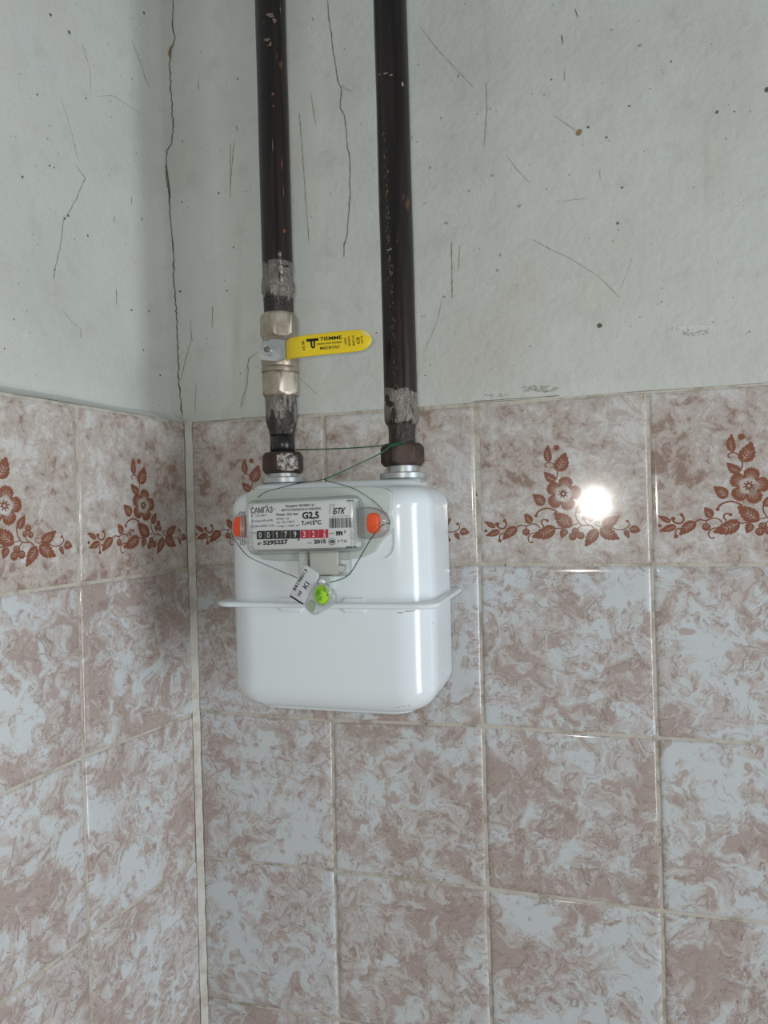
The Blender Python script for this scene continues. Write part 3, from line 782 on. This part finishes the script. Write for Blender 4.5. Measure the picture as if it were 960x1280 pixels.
# nipple and union nut under the valve
t = thing('pipe_nipple', 'short black reducing nipple with a rusty union nut, between the valve and the meter', 'pipe', (XL, YP, ZL(592)))
bm = lathe(bmesh.new(), [(ZL(y), r) for y, r in ((494, .0138), (500, .0140), (512, .0141), (522, .0140), (528, .0137), (533, .0127), (539, .0116), (544, .0111))], (XL, YP, 0), 48, jitter=.0007)
part('reducer', bm, mat_chipped('flaked_reducer', ZL(550)-ZL(592), ZL(500)-ZL(592), .47, .55), t, 'reducer with paint flaked to bare metal', sharp=60)
bm = lathe(bmesh.new(), [(ZL(544), .0110), (ZL(556), .0110), (ZL(568), .0110)], (XL, YP, 0), 40)
part('spigot', bm, plain('black_bitumen', (30, 30, 33), .3), t)
nut = hexes(ZL(592), ZL(566), .0325, XL, 8, .0032)
nutL = part('union_nut', nut, [M['rustnut'], M['wornnut']], t, 'rusty union nut with one face worn bright', sharp=28)
for p in nutL.data.polygons:
    a = math.atan2(p.normal.y, p.normal.x)
    if abs(a-math.radians(-52)) < .25 and abs(p.normal.z) < .3: p.material_index = 1

# right pipe: runs straight down to the meter
t = thing('gas_pipe', 'dark brown gas pipe without a valve, running straight down to the meter', 'pipe', (XR, YP, ZR_(583)), 'dark gas pipes down the wall')
bm = lathe(bmesh.new(), [(ZR_(528), .0139)]+[(ZR_(526)+.03*i, .0141) for i in range(32)], (XR, YP, 0), 48, jitter=.00025)
part('pipe', bm, M['pipe'], t, sharp=60)
bm = lathe(bmesh.new(), [(ZR_(y), r) for y, r in ((533, .0100), (531.5, .0125), (530, .0136), (527, .0143), (520, .01435), (508, .0143), (498, .0143), (489, .0142), (486, .0139))], (XR, YP, 0), 56, jitter=.0006)
part('weld_joint', bm, mat_chipped('flaked_foot', ZR_(560)-ZR_(583), ZR_(500)-ZR_(583), .47, .54), t, 'flaked foot of the pipe with bare steel showing', sharp=60)
bm = lathe(bmesh.new(), [(ZR_(557), .0113), (ZR_(545), .0114), (ZR_(537), .0116), (ZR_(533), .0121), (ZR_(529), .0122)], (XR, YP, 0), 44, jitter=.0007)
part('spigot', bm, mat_chipped('rusty_spigot', ZR_(560)-ZR_(583), ZR_(500)-ZR_(583), .60, .68), t, sharp=60)
part('union_nut', hexes(ZR_(583), ZR_(555.5), .0325, XR, -12, .0032), M['rustnut'], t, sharp=28)
bm = bmesh.new()                                                    # tidemark of filler half-way up
for (px, py, sx, sy) in ((475, 93, .0022, .0007), (482, 92, .0022, .0009), (489, 94, .0016, .0007), (503, 105, .0016, .0022), (487, 312, .003, .0008)):
    d = ray(px, py); o = CAM-Vector((XR, YP, 0))
    a = d.x**2+d.y**2; b = 2*(o.x*d.x+o.y*d.y); cc = o.x**2+o.y**2-.01425**2; q = b*b-4*a*cc
    if q > 0:
        p = CAM+d*((-b-math.sqrt(q))/2/a); nn = Vector((p.x-XR, p.y-YP, 0)).normalized(); s = Vector((0, 0, 1)).cross(nn)
        bm.faces.new([bm.verts.new(p+nn*.0003+s*(math.cos(2*math.pi*k/10)*sx*random.uniform(.6, 1.2))+Vector((0, 0, math.sin(2*math.pi*k/10)*sy*random.uniform(.5, 1.2)))) for k in range(10)])
part('filler_spot', bm, plain('filler_smear', (132, 126, 116), .8), t, smooth=False)['kind'] = 'stuff'

def on_pipe(bm, X, R, px, py, sx, sy):
    d = ray(px, py); o = CAM-Vector((X, YP, 0))
    a = d.x**2+d.y**2; b = 2*(o.x*d.x+o.y*d.y); q = b*b-4*a*(o.x*o.x+o.y*o.y-R*R)
    if q <= 0: return
    p = CAM+d*((-b-math.sqrt(q))/2/a); nn = Vector((p.x-X, p.y-YP, 0)).normalized(); s = Vector((0, 0, 1)).cross(nn)
    bm.faces.new([bm.verts.new(p+nn*.0004+s*(math.cos(2*math.pi*k/9)*sx*random.uniform(.5, 1.2))+Vector((0, 0, math.sin(2*math.pi*k/9)*sy*random.uniform(.5, 1.2)))) for k in range(9)])
bm = bmesh.new(); bn = bmesh.new()
for i in range(150):                                                # rough rusty streak down the front of the right pipe
    y = random.uniform(150, 485); x = 478+(y-100)*.043+random.gauss(0, 1.3)
    on_pipe(bm if random.random() < .6 else bn, XR, .0142, x, y, random.uniform(.0002, .0006), random.uniform(.0005, .0020))
for b_, m_ in ((bm, 'streak_rust'), (bn, 'streak_grey')):
    part('rust_streak', b_, plain(m_, (88, 64, 46) if m_ == 'streak_rust' else (112, 103, 92), .6), t, smooth=False)['kind'] = 'stuff'
lp_ = [o for o in C.objects if o.get('category') == 'pipe'][0]
bm = bmesh.new(); bn = bmesh.new()
for px, py, sx, sy in ((341, 118, .0016, .0014), (342, 133, .0014, .0012), (355, 289, .0022, .0022), (352, 205, .0006, .006), (354, 240, .0006, .007), (336, 57, .002, .0012)): on_pipe(bm, XL, .0138, px, py, sx, sy)
for px, py, sx, sy in ((338, 19, .0040, .0022), (343, 26, .0022, .0026), (334, 50, .0030, .0016), (338, 55, .0014, .0026), (341, 182, .0005, .006), (330, 28, .0012, .0005), (350, 12, .0006, .003)): on_pipe(bn, XL, .0138, px, py, sx, sy)
part('rust_spot', bm, plain('spot_rust', (104, 66, 44), .7), lp_, smooth=False)['kind'] = 'stuff'
part('paint_chip', bn, plain('spot_grey', (104, 90, 80), .6), lp_, smooth=False)['kind'] = 'stuff'

# ------------------------------------------------------------------ gas meter
CX, CY, HX, YF = .2016, -.086, .0876, -.1425
HY = CY-YF
ZS = -.1712                                                         # height of the seam
t = thing('gas_meter', 'white enamelled gas meter box hung on two pipes against the tiles', 'meter', (CX, CY, -.262))
meter = t
def ring(bm, ix, iy, r, z, n=10, dx=0):
    return [bm.verts.new((CX+x, CY+y, z)) for x, y in rrect(-HX+ix, -HY+iy, HX-ix, HY-iy, max(r, .004), n)]
def loft(bm, rings, cap0=True, cap1=True):
    for r0, r1 in zip(rings, rings[1:]):
        for k in range(len(r0)): bm.faces.new((r0[k], r0[(k+1) % len(r0)], r1[(k+1) % len(r0)], r1[k]))
    if cap0: bm.faces.new(rings[0])
    if cap1: bm.faces.new(rings[-1])
R0 = .030
def shell(zseam, zedge, sgn, rx, ry, rz, plat):
    """pressed steel half: straight wall, rolled shoulder, then a raised flat"""
    bm = bmesh.new(); rg = []
    wall_end = zedge-sgn*rz
    for i in range(9):
        z = zseam+(wall_end-zseam)*i/8
        rg.append(ring(bm, .0004*i/8, .0004*i/8, R0, z))
    for k in range(1, 9):
        a = math.pi/2*k/8*.90
        rg.append(ring(bm, rx*(1-math.cos(a)), ry*(1-math.cos(a)), R0-.010*(k/8), wall_end+sgn*rz*math.sin(a)))
    zt = wall_end+sgn*rz*math.sin(math.pi/2*.90); bx = rx*(1-math.cos(math.pi/2*.9)); by = ry*(1-math.cos(math.pi/2*.9))
    for ux, uy, h in plat:
        rg.append(ring(bm, bx+ux, by+uy, R0-.012, zt+sgn*h))
    loft(bm, rg)
    return bm
bm = shell(ZS+.001, -.0785, 1, .017, .018, .0185, ((.0006, .0015, .0003), (.0010, .003, .0010), (.0016, .0045, .0028), (.0026, .0065, .0045), (.0042, .010, .0054), (.030, .030, .0060)))
part('upper_shell', bm, M['white'], t, sharp=70)
bm = shell(ZS-.001, -.2580, -1, .021, .017, .024, ((.0012, .0012, .0001), (.0016, .0016, .0012), (.0028, .0028, .0026), (.006, .006, .0034), (.030, .030, .0036)))
part('lower_shell', bm, M['white'], t, sharp=70)
low_ = [o for o in C.objects if o.name.startswith('lower_shell')][0]
T_s = BVHTree.FromPolygons([Vector(meter.location)+v.co for v in low_.data.vertices], [tuple(p.vertices) for p in low_.data.polygons])
bm = bmesh.new()
for px, py, sx, sy in ((311, 874, .0018, .0006), (316, 876, .0026, .0005), (327, 879, .0014, .0006), (330, 881, .0012, .0005), (309, 871, .0008, .0008), (365, 886, .0012, .0005), (498, 884, .0014, .0004), (505, 883, .0016, .0004), (511, 882, .0014, .0004), (525, 886, .0009, .0007), (541, 779, .0006, .0006), (350, 820, .0004, .0004), (500, 766, .004, .0006), (512, 764, .005, .0006)):
    r = T_s.ray_cast(CAM, ray(px, py).normalized())
    if r[0] is None: continue
    nn = r[1] if r[1].dot(CAM-r[0]) > 0 else -r[1]
    s_ = Vector((0, 0, 1)).cross(nn).normalized(); u_ = nn.cross(s_)
    bm.faces.new([bm.verts.new(r[0]+nn*.0002+s_*(math.cos(2*math.pi*k/9)*sx*random.uniform(.4, 1.2))+u_*(math.sin(2*math.pi*k/9)*sy*random.uniform(.4, 1.3))) for k in range(9)])
o = obj('scuff', bm, plain('scuff_grey', (158, 148, 136), .7), None, smooth=False); o['kind'] = 'stuff'; adopt(o, t)
bm = bmesh.new(); rg = []
for o_, z in ((-.004, .0020), (.0052, .0019), (.0062, .0013), (.0066, .0002), (.0062, -.0016), (.0052, -.0023), (.0030, -.0025), (-.004, -.0024)):
    rg.append(ring(bm, -o_, -o_, .016, ZS+z))
loft(bm, rg, False, False)
rim = part('seam_flange', bm, M['white'], t, sharp=40)
for px in ((345, 375), (425, 455)):                                 # folded clips along the front of the seam
    x0, x1 = at(px[0], 757, YF-.007).x, at(px[1], 757, YF-.007).x
    bm = bmesh.new(); n0 = None
    prof = [(.0006, .0056), (-.0012, .0055), (-.0020, .0048), (-.0022, .0030), (-.0022, -.0034), (-.0020, -.0054), (-.0012, -.0062), (.0006, -.0063)]
    cols = []
    for f, q in ((0, .55), (.12, 1), (.88, 1), (1, .55)):
        cols.append([bm.verts.new((x0+(x1-x0)*f, YF+y*(.93 if q < 1 else 1), ZS+z*q)) for y, z in prof])
    for c0, c1 in zip(cols, cols[1:]):
        for k in range(len(prof)-1): bm.faces.new((c0[k], c1[k], c1[k+1], c0[k+1]))
    bm.faces.new(cols[0]); bm.faces.new(cols[-1])
    adopt(obj('seam_clip', bm, M['white'], None, sharp=35), rim)
for X, ZZ in ((XL, ZL), (XR, ZR_)):
    bm = bmesh.new()
    zf = ZZ(604) if X == XL else ZZ(599) 
    lathe(bm, [(-.0770, .0165), (zf-.0008, .0172), (zf, .0190), (zf+.0004, .0196), (zf+.0044, .0196), (zf+.0050, .0190), (zf+.0051, .0140), (zf+.0056, .0132), (zf+.0075, .0132), (zf+.0110, .0130)], (X, YP, 0), 48)
    part('connection_collar', bm, M['zinc'], t, sharp=30)

# index: grey base plate, white dial plate, clear cover
TOPF = YF
def zz(L, Y): return [(p.x, p.z) for p in (at(270+x/4, 580+y/4, Y) for x, y in L)]
base = zz([(200, 452), (235, 478), (310, 486), (650, 482), (730, 468), (790, 442), (815, 405), (838, 375), (868, 350), (880, 320), (878, 280), (868, 250), (876, 220), (877, 170), (868, 138), (840, 120), (800, 113), (500, 117), (230, 124), (175, 130), (150, 150), (146, 200), (150, 380), (165, 425)], YF-.0040)
part('index_base', slab(bmesh.new(), base, YF+.004, YF-.0036, .0012), M['grey'], t, 'pale grey base plate behind the dial', sharp=40)
cor = [at(270+x/4, 580+y/4, -.1680) for x, y in ((133, 178), (692, 156), (702, 440), (158, 462))]
cx_ = sum(p.x for p in cor)/4; cz_ = sum(p.z for p in cor)/4
BW = ((cor[1]-cor[0]).length+(cor[2]-cor[3]).length)/2; BH = ((cor[3]-cor[0]).length+(cor[2]-cor[1]).length)/2
PHI = .016
def TB(x, y, z): return Vector((cx_+x*math.cos(PHI)-z*math.sin(PHI), y, cz_+x*math.sin(PHI)+z*math.cos(PHI)))
YL = -.1590
lp = [at(270+x/4, 580+y/4, YL) for x, y in ((148, 201), (688, 172), (705, 415), (155, 431))]
plate = part('dial_plate', slab(bmesh.new(), [(p.x, p.z) for p in (lp[3], lp[2], lp[1], lp[0])], YF-.006, YL, .0003), M['label'], t, 'white dial plate printed in black', sharp=40)
# clear cover: side walls as a hollow frame, front pane inside a thick rim
bm = bmesh.new(); n = 8
def fr(ins, y, r): return [bm.verts.new(TB(x, y, z)) for x, z in rrect(-BW/2+ins, -BH/2+ins, BW/2-ins, BH/2-ins, r, n)]
loft(bm, [fr(.0026, YF-.003, .005), fr(0, YF-.003, .0072), fr(0, YF-.012, .0072), fr(.0004, -.1665, .0070), fr(.0012, -.1676, .0064), fr(.0024, -.1680, .0056), fr(.0036, -.1678, .0045), fr(.0042, -.1672, .004), fr(.0042, -.1660, .004), fr(.0026, -.1655, .005), fr(.0026, YF-.003, .005)], False, False)
part('cover_rim', bm, M['rim'], t, 'clear plastic cover rim', sharp=40)
bm = bmesh.new()
f0 = [bm.verts.new(TB(x, -.1672, z)) for x, z in rrect(-BW/2+.0041, -BH/2+.0041, BW/2-.0041, BH/2-.0041, .004, n)]
f1 = [bm.verts.new(TB(x, -.1662, z)) for x, z in rrect(-BW/2+.0041, -BH/2+.0041, BW/2-.0041, BH/2-.0041, .004, n)]
loft(bm, [f1, f0])
part('cover_pane', bm, M['clear'], t, 'clear window over the dial', smooth=False)
# side lugs with their orange sealing plugs
def lug(L, plug, Yb, Yf, Yp):
    q = part('seal_lug', slab(bmesh.new(), zz(L, Yf), Yb, Yf, .0018), M['lug'], t, 'clear lug at the side of the dial cover', sharp=40)
    adopt(obj('seal_plug', slab(bmesh.new(), zz(plug, Yp), Yp+.008, Yp, .0012), M['orange'], None, sharp=40), q, 'orange plug')
lug([(712, 368), (760, 378), (815, 368), (848, 335), (852, 280), (835, 245), (800, 225), (760, 215), (712, 222)], [(752, 325), (765, 343), (785, 350), (803, 342), (810, 320), (810, 268), (800, 250), (780, 243), (762, 250), (752, 268)], YF-.003, -.1570, -.1585)
lug([(95, 375), (150, 400), (150, 235), (112, 240), (84, 262), (76, 290), (78, 335)], [(84, 350), (100, 362), (128, 368), (128, 258), (100, 264), (86, 280), (82, 310)], YF-.003, -.1530, -.1545)
# mouldings on the cover: two screw bosses at the lower corners, ribbed left edge
for x, y in ((165, 378), (684, 358)):
    p = at(270+x/4, 580+y/4, -.1684)
    bm = lathe(bmesh.new(), [(-.1672, .0032), (-.1684, .0032), (-.1687, .0029), (-.1687, .0020), (-.1680, .0018)], (p.x, 0, p.z), 20, axis='Y')
    part('screw_boss', bm, M['rim'], t, sharp=40)
bm = bmesh.new()
for x in (124, 136):
    a, b = at(270+x/4, 580+238/4, -.1640), at(270+(x+2)/4, 580+405/4, -.1640)
    tube(bm, [a, a.lerp(b, .5), b], .0011, 8)
part('cover_rib', bm, M['lug'], t)

# printing on the dial
def text_mesh(s, bold=0.0, shear=0.0):
    c = bpy.data.curves.new('lettering', 'FONT'); c.body = s; c.offset = bold; c.shear = shear; c.resolution_u = 3
    o = bpy.data.objects.new('lettering', c); C.objects.link(o)
    bpy.context.view_layer.update()
    me = bpy.data.meshes.new_from_object(o.evaluated_get(bpy.context.evaluated_depsgraph_get()))
    bpy.data.objects.remove(o); bpy.data.curves.remove(c)
    return me
def write(bm, s, p0, p1, hgt, mi=0, bold=0.0, shear=0.0, up=None, nrm=Vector((0, -1, 0))):
    """lettering whose baseline runs from p0 to p1 (3D), caps hgt tall"""
    me = text_mesh(s, bold, shear)
    x0 = min(v.co.x for v in me.vertices); x1 = max(v.co.x for v in me.vertices)
    e = p1-p0; L = e.length; e.normalize(); u = up or nrm.cross(e).normalized()
    vs = [bm.verts.new(p0+e*((v.co.x-x0)/(x1-x0)*L)+u*(v.co.y/.70*hgt)) for v in me.vertices]
    for p in me.polygons:
        try: bm.faces.new([vs[i] for i in p.vertices]).material_index = mi
        except ValueError: pass
    bpy.data.meshes.remove(me)
YT = YL-.00025
def dial(x, y): return at(270+x/4, 580+y/4, YT)
MMPX = (dial(400, 300)-dial(404, 300)).length/4                      # metres per zoomed pixel
SL = -.045
bm = bmesh.new()
def line(s, x, y, wd, h, mi=0, bold=0.0, shear=0.0): write(bm, s, dial(x, y), dial(x+wd, y+wd*SL), h*MMPX, mi, bold, shear)
line('САМГАЗ', 175, 247, 108, 26, 0, .012)
line('®', 287, 230, 9, 8)
line('V  1,2 dm³', 175, 264, 76, 10, 1, .01)
line('Q max 4,0 m³/h', 175, 291, 110, 10, 1, .01)
line('Q min 0,025 m³/h', 175, 317, 116, 10, 1, .01)
line('Pmax. 0,5 bar', 303, 259, 110, 11, 0, .02)
line('Клас 1,5', 303, 279, 62, 9, 1, .01)
line('tm -10...+50°C', 303, 297, 92, 9, 1, .01)
line('1 imp = 0,01 m³', 303, 316, 116, 9, 1, .01)
line('Модель RS/2001-21', 349, 216, 142, 10, 0, .02)
line('ВИГОТОВЛЕНО В УКРАЇНІ', 328, 237, 196, 10, 0, .02)
line('G2,5', 432, 274, 84, 30, 0, .035)
line('T', 427, 305, 15, 18, 0, .04); line('б', 443, 306, 9, 8, 0, .03); line('=15°C', 453, 304, 73, 18, 0, .035)
line('БТК', 586, 251, 64, 26, 0, .03, .35)
line('— Biz or Germany —', 566, 265, 118, 5, 1)
line('imp', 174, 348, 28, 7, 1)
line('№', 209, 404, 18, 11, 1, .01)
line('5295257', 236, 404, 124, 19, 0, .04)
line("'", 410, 394, 8, 16, 0, .03)
line('р.в.', 459, 398, 22, 8, 1)
line('2015', 490, 398, 60, 17, 0, .04)
line('У Т15', 608, 394, 47, 12, 1, .02)
line('m', 601, 356, 32, 24, 0, .05); line('3', 640, 345, 9, 11, 0, .03)
def bar(x0, y0, x1, y1, mi=0):
    bm.faces.new([bm.verts.new(dial(*q)) for q in ((x0, y1), (x1, y1+(x1-x0)*SL), (x1, y0+(x1-x0)*SL), (x0, y0))]).material_index = mi
bar(566, 346, 591, 349, 1)
bar(248, 216, 251, 208); bar(251, 211, 258, 207)                    # the little flame stroke over the name
x = 567; rb = random.Random(5)
while x < 685:
    wv_ = rb.choice((1.6, 1.6, 3, 4.4)); bar(x, 271-(x-567)*.03, x+wv_, 321-(x-567)*.03, 1 if rb.random() < .3 else 0); x += wv_+rb.choice((1.6, 2.2, 3.6))
for k in range(2):                                                  # outline sketch beside the maker's mark
    bar(569+k*16, 205, 571+k*16, 248, 1); bar(569+k*16, 203, 580+k*16, 205, 1)
bar(655, 181, 689, 187); bar(650, 413, 702, 421)
def ringmark(cx, cy, r0, r1, mi=0, sq=1.0, n=24):
    P0 = [dial(cx+r0*math.cos(2*math.pi*k/n), cy+sq*r0*math.sin(2*math.pi*k/n)) for k in range(n)]
    P1 = [dial(cx+r1*math.cos(2*math.pi*k/n), cy+sq*r1*math.sin(2*math.pi*k/n)) for k in range(n)]
    a = [bm.verts.new(p) for p in P0]; b = [bm.verts.new(p) for p in P1]
    for k in range(n): bm.faces.new((a[k], a[(k+1) % n], b[(k+1) % n], b[k])).material_index = mi
ringmark(580, 388, 15, 17.5); ringmark(580, 388, 5, 11, 0, .75); ringmark(584, 388, .5, 4, 0)
lt = obj('lettering', bm, [M['black'], M['ink']], None, smooth=False); adopt(lt, plate, 'black printed lettering')
# number drums
xs_ = [205, 246, 286, 330, 375, 423, 468, 513, 563]
dg = ['0', '0', '1', '7', '9', '3', '2', '7']
for i, d in enumerate(dg):
    x0, x1 = xs_[i]+1.2, xs_[i+1]-1.2
    top = lambda x: 335-(x-205)*.024; bot = lambda x: 377-(x-205)*.022
    bm = bmesh.new(); cols = []
    for xx in (x0, x1):
        a, b = dial(xx, top(xx)), dial(xx, bot(xx)); col = []
        for k in range(7):
            u = k/6; p = a.lerp(b, u); p.y = YT-.0009*math.sin(math.pi*(.12+.76*u))+.0002; col.append(bm.verts.new(p))
        cols.append(col)
    for k in range(6): bm.faces.new((cols[0][k], cols[1][k], cols[1][k+1], cols[0][k+1]))
    dr = obj('number_drum', bm, M['red'] if i > 4 else M['blackd'], None); adopt(dr, plate, 'red decimal drum' if i > 4 else None)
    bm = bmesh.new(); xm = (x0+x1)/2
    def dt(s, x, y, wd, h):
        a, b = dial(x, y), dial(x+wd, y+wd*-.024)
        a.y = b.y = YT-.0012
        write(bm, s, a, b, h*MMPX, 0, .0)
    if d == '1':
        q4 = lambda L: bm.faces.new([bm.verts.new(Vector((p.x, YT-.0012, p.z))) for p in (dial(xm+a, bot(xm)+b) for a, b in L)])
        q4([(-1, -7), (2, -7), (2, -35), (-1, -35)]); q4([(-1, -35), (-6, -29), (-6, -26), (-1, -30)])
    elif i < 7: dt(d, xm-(7 if d != '1' else 4), bot(xm)-7, 13 if d != '1' else 6, 27)
    else: dt('7', xm+2, bot(xm)-26, 12, 14); dt('8', xm+2, bot(xm)-3, 12, 20)
    adopt(obj('digits', bm, M['digit'], None, smooth=False), plate)

# plastic bracket under the dial
pp = lambda L, Y: [(q.x, q.z) for q in (at(340+x/8, 690+y/8, Y) for x, y in L)]
part('bracket_post', slab(bmesh.new(), pp([(264, 260), (358, 260), (352, -10), (262, -10)], -.1500), YF+.002, -.1500, .001), M['grey'], t, sharp=40)
part('bracket_panel', slab(bmesh.new(), pp([(378, 232), (655, 228), (655, 206), (700, 204), (712, 186), (712, 140), (655, 132), (652, -10), (376, -10)], -.1530), YF+.002, -.1530, .0008), M['putty'], t, 'grey panel of the bracket under the dial', sharp=40)
part('bracket_stem', slab(bmesh.new(), pp([(470, 372), (585, 372), (584, 238), (470, 238)], -.1500), YF+.002, -.1500, .0008), M['grey'], t, sharp=40)
part('bracket_window', slab(bmesh.new(), pp([(600, 248), (748, 240), (768, 222), (765, -8), (660, -8), (660, 130), (716, 136), (718, 206), (660, 226), (600, 230)], -.1500), YF+.0005, -.1500, .0008), M['lug'], t, 'clear end of the bracket', sharp=40)
# shallow embossing pressed into the shell to the right of the dial
bm = bmesh.new()
P = [at(480+x/5.336, 540+y/5.336, YF-.0003) for x, y in ((10, 840), (45, 820), (68, 780), (74, 720), (72, 640))]
tube(bm, smooth_path(P, 5), .00042, 6)
part('embossed_rim', bm, M['white'], t)

# ------------------------------------------------------------------ security seal and its wires
sp = lambda L, Y: [(q.x, q.z) for q in (at(350+x/12.8, 700+y/12.8, Y) for x, y in L)]
YS = -.1640
s0 = at(400, 742, YS)
t = thing('security_seal', 'clear tag seal with a lime green coil hanging on green wire below the dial', 'seal', s0)
bod = sp([(375, 715), (420, 790), (470, 850), (525, 880), (590, 872), (700, 805), (800, 740), (850, 690), (868, 610), (850, 530), (805, 465), (760, 452), (700, 400), (640, 360), (600, 365), (520, 420), (482, 480), (430, 560), (385, 640)], YS)
part('seal_body', slab(bmesh.new(), bod, YS+.0055, YS, .0014), M['sealc'], t, sharp=40)
tag = part('seal_tag', slab(bmesh.new(), sp([(150, 580), (375, 715), (480, 520), (590, 380), (610, 250), (600, 215), (420, 88), (395, 85), (370, 105), (145, 555)], YS-.001), YS+.0012, YS-.0006, .0006), plain('silver_tag', (196, 200, 202), .22), t, 'silvery tag printed in black', sharp=40)
bm = bmesh.new(); st = lambda x, y: at(350+x/12.8, 700+y/12.8, YS-.0009)
SM = (st(400, 300)-st(404, 300)).length/4
def sline(s, a, b, h, mi=0): write(bm, s, st(*a), st(*b), h*SM, mi, .01)
sline('84198013', (245, 500), (440, 165), 52)
sline('KI', (425, 475), (480, 385), 78)
sline('068', (310, 590), (355, 515), 50, 1)
for a, b in (((165, 575), (372, 708)), ):
    e = st(*b)-st(*a); nn = Vector((0, -1, 0)).cross(e).normalized()*.0006
    bm.faces.new([bm.verts.new(p) for p in (st(*a)-nn, st(*b)-nn, st(*b)+nn, st(*a)+nn)])
adopt(obj('lettering', bm, [M['black'], M['ink']], None, smooth=False), tag)
cS = at(350+660/12.8, 700+560/12.8, YS-.003)
def ell(bm, r0, r1, y0, y1, n=32):
    def rg(r, y): return [bm.verts.new((cS.x+r*.92*math.cos(2*math.pi*k/n), y, cS.z+r*1.12*math.sin(2*math.pi*k/n))) for k in range(n)]
    if r0: loft(bm, [rg(r1, y0), rg(r1, y1+.0004), rg(r1-.0004, y1), rg(r0+.0002, y1), rg(r0, y1+.0004), rg(r0, y0)], False, False)
    else: loft(bm, [rg(r1, y0), rg(r1, y1+.0006), rg(r1-.0006, y1)])
bm = bmesh.new(); ell(bm, 0, .0066, YS+.001, YS-.0022); core = part('coil_insert', bm, M['green'], t, 'lime green coil')
bm = bmesh.new(); pth = []
for k in range(100):
    a = k*.21+.6; r = .0010+.0049*k/100
    pth.append(Vector((cS.x+r*.92*math.cos(a), YS-.0023-.0003*math.sin(a*3), cS.z+r*1.12*math.sin(a))))
tube(bm, pth[4:22], .0003, 6); tube(bm, pth[34:50], .00038, 6); tube(bm, pth[60:78], .0004, 6); tube(bm, pth[86:96], .00035, 6)
adopt(obj('coil_groove', bm, M['dgreen'], None), core)
bm = bmesh.new(); ell(bm, .0067, .0082, YS+.002, YS-.0026); part('coil_collar', bm, M['sealc'], t, sharp=40)
bm = bmesh.new(); slab(bm, sp([(430, 700), (480, 800), (520, 830), (560, 760), (540, 690), (480, 640)], YS+.001), YS+.003, YS+.0006, .0005)
part('lower_insert', bm, M['pgreen'], t, 'pale green tail inside the seal')
bm = lathe(bmesh.new(), [(YS+.002, .0026), (YS-.001, .0026), (YS-.0016, .0018)], (at(402.3, 728, YS).x, 0, at(402.3, 728, YS).z), 16, axis='Y')
part('seal_cap', bm, M['label'], t, 'white cap')

def W(L): return [at(x, y, Y) for x, y, Y in L]
def wire(label, L, r, pitch, mat, grp=None):
    bm = bmesh.new(); twisted(bm, W(L), r, pitch)
    me = obj('seal_wire', bm, mat, None)
    me['label'] = label; me['category'] = 'wire'; me['group'] = 'green sealing wires'
wire('green twisted wire stretched level between the two pipes above the meter', [(370, 562, -.078), (400, 561.5, -.088), (440, 560, -.093), (478, 557, -.1005), (486, 556, -.104), (500, 553.5, -.105), (506, 553, -.101)], .00038, .0036, M['wire'])
wire('green wire slanting from the right nut and forking over the top of the meter', [(505, 556.5, -.104), (490, 557, -.1055), (475, 567, -.112), (440, 584, -.128), (418, 594, -.140), (406, 599, -.1500)], .00040, .0036, M['wire'])
wire('thin dark wire from the fork down to the left end of the dial', [(406, 599, -.1500), (395, 601, -.1515), (370, 605, -.152), (342, 612, -.151), (330, 616, -.149), (322, 622, -.1478)], .00021, .0022, M['wire2'])
wire('thin dark wire from the fork curving to the right end of the dial', [(406, 599, -.1500), (412, 602, -.1500), (438, 609, -.1480), (460, 621, -.1475), (476, 635, -.1475), (487, 652, -.1485), (486, 655, -.152)], .00021, .0022, M['wire2'])
wire('thin green wire running under the orange plug down to the seal', [(486, 654, -.1525), (477, 657, -.159), (468, 667, -.1605), (459, 681, -.158), (447, 702, -.155), (437, 717, -.155), (426, 724, -.157), (412, 728, -.1615)], .00027, .0024, M['wire'])
wire('thin dark wire from the left plug slanting across the white shell to the seal', [(289, 664, -.146), (291, 671, -.1480), (297, 680, -.1560), (303, 688, -.166), (312, 696.5, -.1700), (330, 705, -.163), (350, 713.5, -.158), (371, 722, -.1610), (378, 726, -.1625)], .00021, .0022, M['wire2'])

# lever printing
bm = bmesh.new()
lt_ = lambda x, y: at(370+x/9.6, 410+y/9.6, YH-.00015)
LM = (lt_(400, 200)-lt_(404, 200)).length/4
def lline(s, a, b, h, bold=.015): write(bm, s, lt_(*a), lt_(*b), h*LM, 0, bold)
lline('TIEMME', (285, 152), (552, 132), 40, .02)
lline('ORIGINAL ITALIAN TRADEMARK', (252, 204), (552, 178), 19, .01)
lline('MADE IN ITALY', (290, 260), (528, 240), 33, .015)
lline('ON', (70, 202), (103, 199), 18); lline('OFF', (68, 242), (114, 238), 18)
lline('GAS', (610, 195), (602, 118), 26); lline('EN331', (655, 208), (645, 98), 24); lline('MOP 5-5', (706, 208), (696, 88), 24)
lline('CE', (768, 188), (758, 105), 34, .02); lline('1015', (806, 180), (797, 95), 22)
def lpoly(L): bm.faces.new([bm.verts.new(lt_(*q)) for q in L])
lpoly([(72, 180), (98, 178), (82, 148)]); lpoly([(82, 252), (108, 249), (97, 272)])
lpoly([(126, 166), (270, 152), (268, 120), (124, 134)])             # the maker's double-T mark
lpoly([(172, 160), (193, 158), (197, 216), (178, 224)])
lpoly([(208, 156), (227, 155), (231, 220), (213, 216)])
lpoly([(178, 224), (197, 216), (205, 226), (205, 246), (194, 243)])
lpoly([(205, 226), (213, 216), (231, 220), (217, 242), (205, 246)])
adopt(obj('lettering', bm, M['black'], None, smooth=False), lever, 'black lettering on the yellow sleeve')
